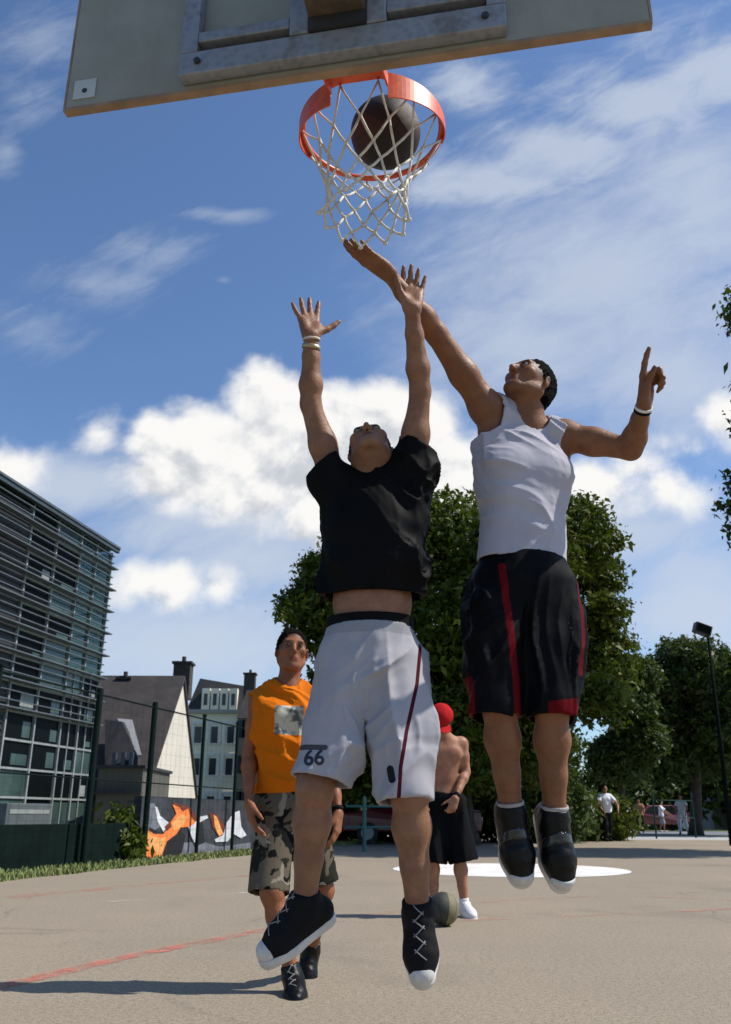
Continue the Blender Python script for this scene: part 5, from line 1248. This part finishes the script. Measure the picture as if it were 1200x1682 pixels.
# =============================== man in the orange shirt
def man_orange():
    pel, che, nb = P(474, 1318, 4.80), P(472, 1198, 4.78), P(471, 1122, 4.80)
    sa, ea, wa = P(427, 1153, 4.76), P(409, 1238, 4.78), P(408, 1318, 4.66)
    sb, eb, wb = P(520, 1151, 4.84), P(542, 1248, 4.90), P(556, 1335, 4.78)
    ha, ka, aa = P(452, 1330, 4.80), P(446, 1465, 4.66), P(481, 1606, 4.66)
    hb, kb, ab = P(499, 1330, 4.82), P(530, 1462, 4.84), P(510, 1560, 5.12)
    hc = P(479, 1071, 4.78)
    root = thing('person', 'man in orange sleeveless shirt and camouflage shorts walking and looking up', 'person', (-.37, 4.7, 0))
    hfw = unit((.20, -1, .12)); hup = (.02, .1, 1)
    hp, hpt, Mh = head_prims(hc, hfw, hup, 1.07)
    T_, Mt = torso_prims(pel, che, nb, sa, sb, hc - np.array((0, -.01, .06)))
    s, f, up = Mt
    body = T_ + arm_prims(sa, ea, wa, (1, 0, 0)) + arm_prims(sb, eb, wb, (-1, 0, 0))
    body += hand_prims(wa, P(418, 1378, 4.62) - wa, (.9, .3, 0), (.3, -1, 0), curls=((.25, .35, .2), (.3, .4, .25), (.35, .45, .3), (.4, .45, .3)), splay=(.08, .02, -.04, -.1), thumb=(.45, .3, .2))
    body += hand_prims(wb, P(551, 1395, 4.74) - wb, (-.9, .3, 0), (-.3, -1, 0), curls=((.3, .35, .2), (.35, .4, .25), (.4, .45, .3), (.45, .45, .3)), splay=(.08, .02, -.04, -.1), thumb=(.45, .3, .2))
    ta, tb = unit((.05, -1, -.03)), unit((-.05, -.75, -.66))
    body += leg_prims(ha, ka, aa, (0, 1, 0), aa + ta) + leg_prims(hb, kb, ab, (0, 1, .3), ab + tb) + hp
    model('body', body, .006, SKIN_C, root, attrs=face_attrs(hpt, Mh, 1.07, beard=.1)); eyes(root, hpt, Mh, 1.07)
    hairdo(root, hc, hfw, hup, HAIR_B, off=.005, low=-.04, front=.05, h=.005, sc_=1.07)
    hem = P(474, 1303, 4.80)
    tp = [cone(che + up * .06, hem, .148, .158, (f, 1.38), .05, cap=(0, 1)), cone(nb - up * .05 - s * .03, sa + s * .022 + up * .012, .058, .050, None, .04), cone(nb - up * .05 + s * .03, sb - s * .022 + up * .012, .058, .050, None, .04)]
    fo = folds((1, 0, -.2), .040, 12, 2.2, 2); fo2 = folds((.3, 0, -1), .040, 11, 2.2, 12)
    pc = P(474, 1182, 4.62); 
    def pic(V): return np.where(V[:, 1] < 4.78, np.maximum(np.abs(V[:, 0] - pc[0]) - .075, np.abs(V[:, 2] - pc[2]) - .075), 1)
    def pbuild(t, b, tc):
        at = t.new('ShaderNodeAttribute', attribute_name='pic').outputs['Fac']
        n = t.noise(tc, 13, 3, .6); c = t.mix(t.smooth(n, .42, .56), (.52, .50, .40, 1), (.10, .11, .11, 1))
        t.put(b.inputs['Base Color'], t.mix(t.smooth(at, -.004, .002, 1, 0), (.60, .145, .005, 1), c))
    model('tank_top', tp, .008, cloth('cloth_orange', (.60, .145, .005), .75, build=pbuild), root, hollow=.014, cover=([q for q in T_ if q['t'] == 'torso'], .008),
          minus=([cone(nb + f * .02 - up * .005, hc, .058, .08, None, .02), cone(sa - s * .035 - up * .02, ea - s * .05, .052, .06, None, .01), cone(sb + s * .035 - up * .02, eb + s * .05, .052, .06, None, .01)], 0),
          cuts=[(hem, -up, .45)], disp=lambda V: fo(V) + fo2(V) - .006, attrs={'pic': pic})
    ea_, eb_ = P(440, 1468, 4.68), P(527, 1455, 4.82); wt = P(474, 1295, 4.80)
    sp = shorts_prims(pel, wt, ha, ea_, hb, eb_, rw=.150, rt=.105, rk=.098, dep=1.3)
    def camo(t, b, tc):
        n = t.noise(tc, 7, 3, .55, .8); m_ = t.noise(t.vmath('ADD', tc, (5, 2, 1)), 9, 3, .55, .8)
        c = t.mix(t.smooth(n, .50, .52), (.022, .022, .016, 1), (.12, .10, .072, 1)); c = t.mix(t.smooth(m_, .58, .60), c, (.010, .010, .010, 1))
        t.put(b.inputs['Base Color'], t.mix(t.smooth(t.noise(t.vmath('ADD', tc, (1, 8, 3)), 8, 3, .5, .6), .60, .62), c, (.25, .22, .17, 1)))
    g1 = folds((.1, 0, -1), .022, 9, 1.4, 3)
    model('shorts', sp, .008, cloth('cloth_camouflage', (.1, .1, .08), .85, build=camo), root, hollow=.014, cover=([q for q in T_ if q['t'] == 'torso'], .002), cuts=[(wt, up, 0)], disp=lambda V: g1(V) - .004)
    shoe(root, aa, ta, ka - aa, LEATHER_K, mat('rubber_black', (.02, .02, .02), .6, .1), high=.06, h=.006, laces=LACE_W)
    shoe(root, ab, tb, kb - ab, LEATHER_K, mat('rubber_black', (.02, .02, .02), .6, .1), high=.06, h=.006)
    wrist_band(root, lerp(wb, eb, .06), wb - eb, .030, BAND_K, .02, (-1, 0, 0), name='watch')
    return root
PC = man_orange()

# =============================== bare-chested man in the red cap, looking down at a ball
def man_cap():
    Y = 8.0
    pel, che, nb = P(727, 1312, Y), P(728, 1245, Y - .03), P(733, 1211, Y - .06)
    sa, ea, wa = P(699, 1226, Y - .05), P(690, 1272, Y), P(695, 1315, Y - .08)
    sb, eb, wb = P(757, 1222, Y - .02), P(765, 1268, Y), P(748, 1310, Y - .18)
    ha, ka, aa = P(711, 1320, Y), P(710, 1405, Y - .05), P(713, 1484, Y + .02)
    hb, kb, ab = P(744, 1320, Y), P(754, 1405, Y - .03), P(763, 1488, Y - .02)
    hc = P(724, 1184, Y - .14)
    root = thing('person', 'bare-chested man in a red cap looking down at a ball', 'person', (float(pel[0]), Y, 0))
    hfw = unit((-.15, -.75, -.62)); hup = (0, -.62, .75)
    hp, hpt, Mh = head_prims(hc, hfw, hup)
    T_, Mt = torso_prims(pel, che, nb, sa, sb, hc - unit(hup) * .06)
    s, f, up = Mt
    body = T_ + arm_prims(sa, ea, wa, (1, 0, 0)) + arm_prims(sb, eb, wb, (-1, 0, 0), 1.05)
    body += hand_prims(wa, (0, -.1, -1), (1, 0, 0), (0, -1, 0)) + hand_prims(wb, P(737, 1345, Y - .2) - wb, (-.3, 1, 0), (-1, 0, 0), curls=((.7, .9, .4),) * 4)
    ta, tb = unit((-.15, -1, -.02)), unit((.25, -1, -.02))
    body += leg_prims(ha, ka, aa, (0, 1, 0), aa + ta) + leg_prims(hb, kb, ab, (0, 1, 0), ab + tb) + hp
    nip = [che + f * .11 + up * .03 + s * x for x in (-.085, .085)]
    model('body', body, .010, SKIN_D, root, attrs=face_attrs(hpt, Mh))
    hairdo(root, hc, hfw, hup, HAIR_B, off=.006, low=-.05, front=.05, h=.007)
    # cap: crown and curved brim
    ms = cloth('cloth_red_cap', (.42, .014, .016), .8)
    sH, fH, uH = Mh; p = hpt
    cap = model('cap', [ell(p(0, -.012, .045), (.104, .124, .100), Mh, .02)], .007, ms, root, hollow=.014, cuts=[(p(0, 0, .022), -uH, 0)], disp=lambda V: .004 * vnoise(V * 25))
    m = MB(); n = 18; V = []
    for i in range(n + 1):
        th = R(-62 + 124 * i / n); sx_, cx_ = math.sin(th), math.cos(th)
        r0 = (.098 * sx_, -.012 + .116 * cx_); ext = .078 * max(0.0, math.cos(th * 1.35)) ** .5
        r1 = (r0[0] + sx_ * ext * .35, r0[1] + ext)
        for (x_, y_), t_ in ((r0, 0), (r1, 1)):
            z_ = .030 - .045 * (x_ / .1) ** 2 - .022 * t_
            V += [p(x_, y_, z_), p(x_, y_, z_ - .006)]
    m.add(V, [f_ for i in range(n) for f_ in ((i * 4, i * 4 + 2, i * 4 + 6, i * 4 + 4), (i * 4 + 1, i * 4 + 5, i * 4 + 7, i * 4 + 3), (i * 4 + 2, i * 4 + 3, i * 4 + 7, i * 4 + 6), (i * 4, i * 4 + 4, i * 4 + 5, i * 4 + 1))])
    m.build('brim', ms, cap)
    ea_, eb_ = P(708, 1418, Y - .03), P(762, 1416, Y - .02); wt = P(727, 1299, Y)
    sp = shorts_prims(pel, wt, ha, ea_, hb, eb_, rw=.150, rt=.11, rk=.125, dep=1.25)
    g1 = folds((.1, 0, -1), .03, 9, 1.4, 3)
    model('shorts', sp, .010, cloth('cloth_black_shorts', (.005, .005, .006), .7), root, hollow=.018, cover=([q for q in T_ if q['t'] == 'torso'], .002), cuts=[(wt, up, 0)], disp=lambda V: g1(V) - .004)
    shw = mat('shoe_white', (.72, .70, .66), .55, .1)
    for a_, k_, t_ in ((aa, ka, ta), (ab, kb, tb)):
        shoe(root, a_, t_, k_ - a_, shw, RUBBER_W, high=.03, h=.008, low=True)
        model('sock', [cone(a_ - (0, 0, .02), lerp(a_, k_, .16), .042, .042, None, .02, cap=(0, 1))], .008, mat('sock_white', (.75, .73, .72), .85, .05), root, hollow=.014)
    wrist_band(root, lerp(wb, eb, .08), wb - eb, .030, BAND_K, .03, (-1, 0, 0), name='watch')
    return root
PD = man_cap()

# =============================== people far off across the court
def far_person(px, Y, hgt, top, bottom, label, yaw=0.0, step=.12, arms=.12, legcol=None, group='people far off across the court'):
    x = G(px, 1400)[0] / G(px, 1400)[1] * Y; g = hgt / 1.78
    o = np.array((x, Y, 0.0)); cy, sy = math.cos(yaw), math.sin(yaw)
    def q(a, b, c): return o + np.array((a * cy - b * sy, a * sy + b * cy, c)) * g
    pel, che, nb, hc = q(0, 0, .93), q(0, 0, 1.27), q(0, 0, 1.47), q(0, -.03, 1.66)
    sa, sb = q(-.17, 0, 1.42), q(.17, 0, 1.42); ea, eb = q(-.24 - arms * .3, -arms * .5, 1.14), q(.24 + arms * .3, -arms, 1.14)
    wa, wb = q(-.22, -arms * 1.6, .92), q(.22, -arms * 2.0, .94)
    ha, hb = q(-.09, 0, .90), q(.09, 0, .90); ka, kb = q(-.10, -step, .50), q(.10, step * .3, .50); aa, ab = q(-.11, -step * .8, .085), q(.11, step * 1.4, .085)
    root = thing('person', label, 'person', tuple(o), group)
    fw = (sy, -cy, 0)
    hp, hpt, Mh = head_prims(hc, fw, (0, 0, 1), g)
    T_, Mt = torso_prims(pel, che, nb, sa, sb, hc - (0, 0, .06), g, fw)
    body = T_ + arm_prims(sa, ea, wa, (1, 0, 0), g) + arm_prims(sb, eb, wb, (1, 0, 0), g) + hand_prims(wa, (0, 0, -1), (1, 0, 0), fw, L=g) + hand_prims(wb, (0, 0, -1), (-1, 0, 0), fw, L=g)
    body += leg_prims(ha, ka, aa, (0, 1, 0), aa + fw, g) + leg_prims(hb, kb, ab, (0, 1, 0), ab + fw, g) + hp
    model('body', body, .018, SKIN_D, root)
    hairdo(root, hc, fw, (0, 0, 1), HAIR_B, off=.012, h=.014, sc_=g)
    tt = [q_ for q_ in T_ if q_['t'] == 'torso']
    model('shirt', [cone(che, q(0, 0, .90), .17 * g, .18 * g, (fw, 1.3), .04, cap=(0, 1)), cone(sa, lerp(sa, ea, .6), .068, .072, None, .03, cap=(0, 1)), cone(sb, lerp(sb, eb, .6), .068, .072, None, .03, cap=(0, 1))], .02,
          top, root, cover=(tt, .014), cuts=[(q(0, 0, .90), (0, 0, -1), .5)], disp=lambda V: .02 * vnoise(V * 9))
    ee = (aa + (0, 0, .03), ab + (0, 0, .03)) if legcol == 'long' else (lerp(ka, aa, .1), lerp(kb, ab, .1))
    lp = []
    for h_, k_, e_ in ((ha, ka, ee[0]), (hb, kb, ee[1])):
        lp += [cone(h_, k_, .105 * g, .078 * g, None, .03), cone(k_, e_, .078 * g, .068 * g, None, .03, cap=(0, 1))]
    model('trousers' if legcol == 'long' else 'shorts', lp + [cone(q(0, 0, .98), pel, .155 * g, .16 * g, (fw, 1.3), .04, cap=(1, 0))], .02, bottom, root, disp=lambda V: .015 * vnoise(V * 9))
    for a_ in (aa, ab):
        model('shoe', [cone(a_ - (0, 0, .04), a_ + np.array(fw) * .15 - (0, 0, .05), .045, .04, None, .02)], .016, CANVAS_K if legcol == 'long' else RUBBER_W, root, cuts=[(a_ - (0, 0, .085), (0, 0, -1), 0)])
    return root
CW = cloth('cloth_far_white', (.75, .75, .78)); CK = cloth('cloth_far_black', (.015, .015, .018)); CG = cloth('cloth_far_grey', (.35, .36, .38)); CT = cloth('cloth_far_tan', (.38, .22, .12))
far_person(1001, 31, 1.80, CW, CK, 'distant person in white T-shirt and long black trousers nearest the court', .1, legcol='long', arms=.25)
far_person(1033, 46, 1.62, CW, CG, 'distant person in white T-shirt and grey shorts beside the man in black trousers', .5, step=.2)
far_person(1056, 47, 1.66, CT, CK, 'distant person in tan shirt and dark trousers between the white T-shirts', -.4, legcol='long')
far_person(1092, 50, 1.60, CW, CG, 'distant person in white top standing in front of the red car', 1.2, arms=.3)
far_person(1127, 44, 1.82, CW, CW, 'distant person in white T-shirt and long pale trousers by the green railing', -.6, step=.25, legcol='long')
settle()
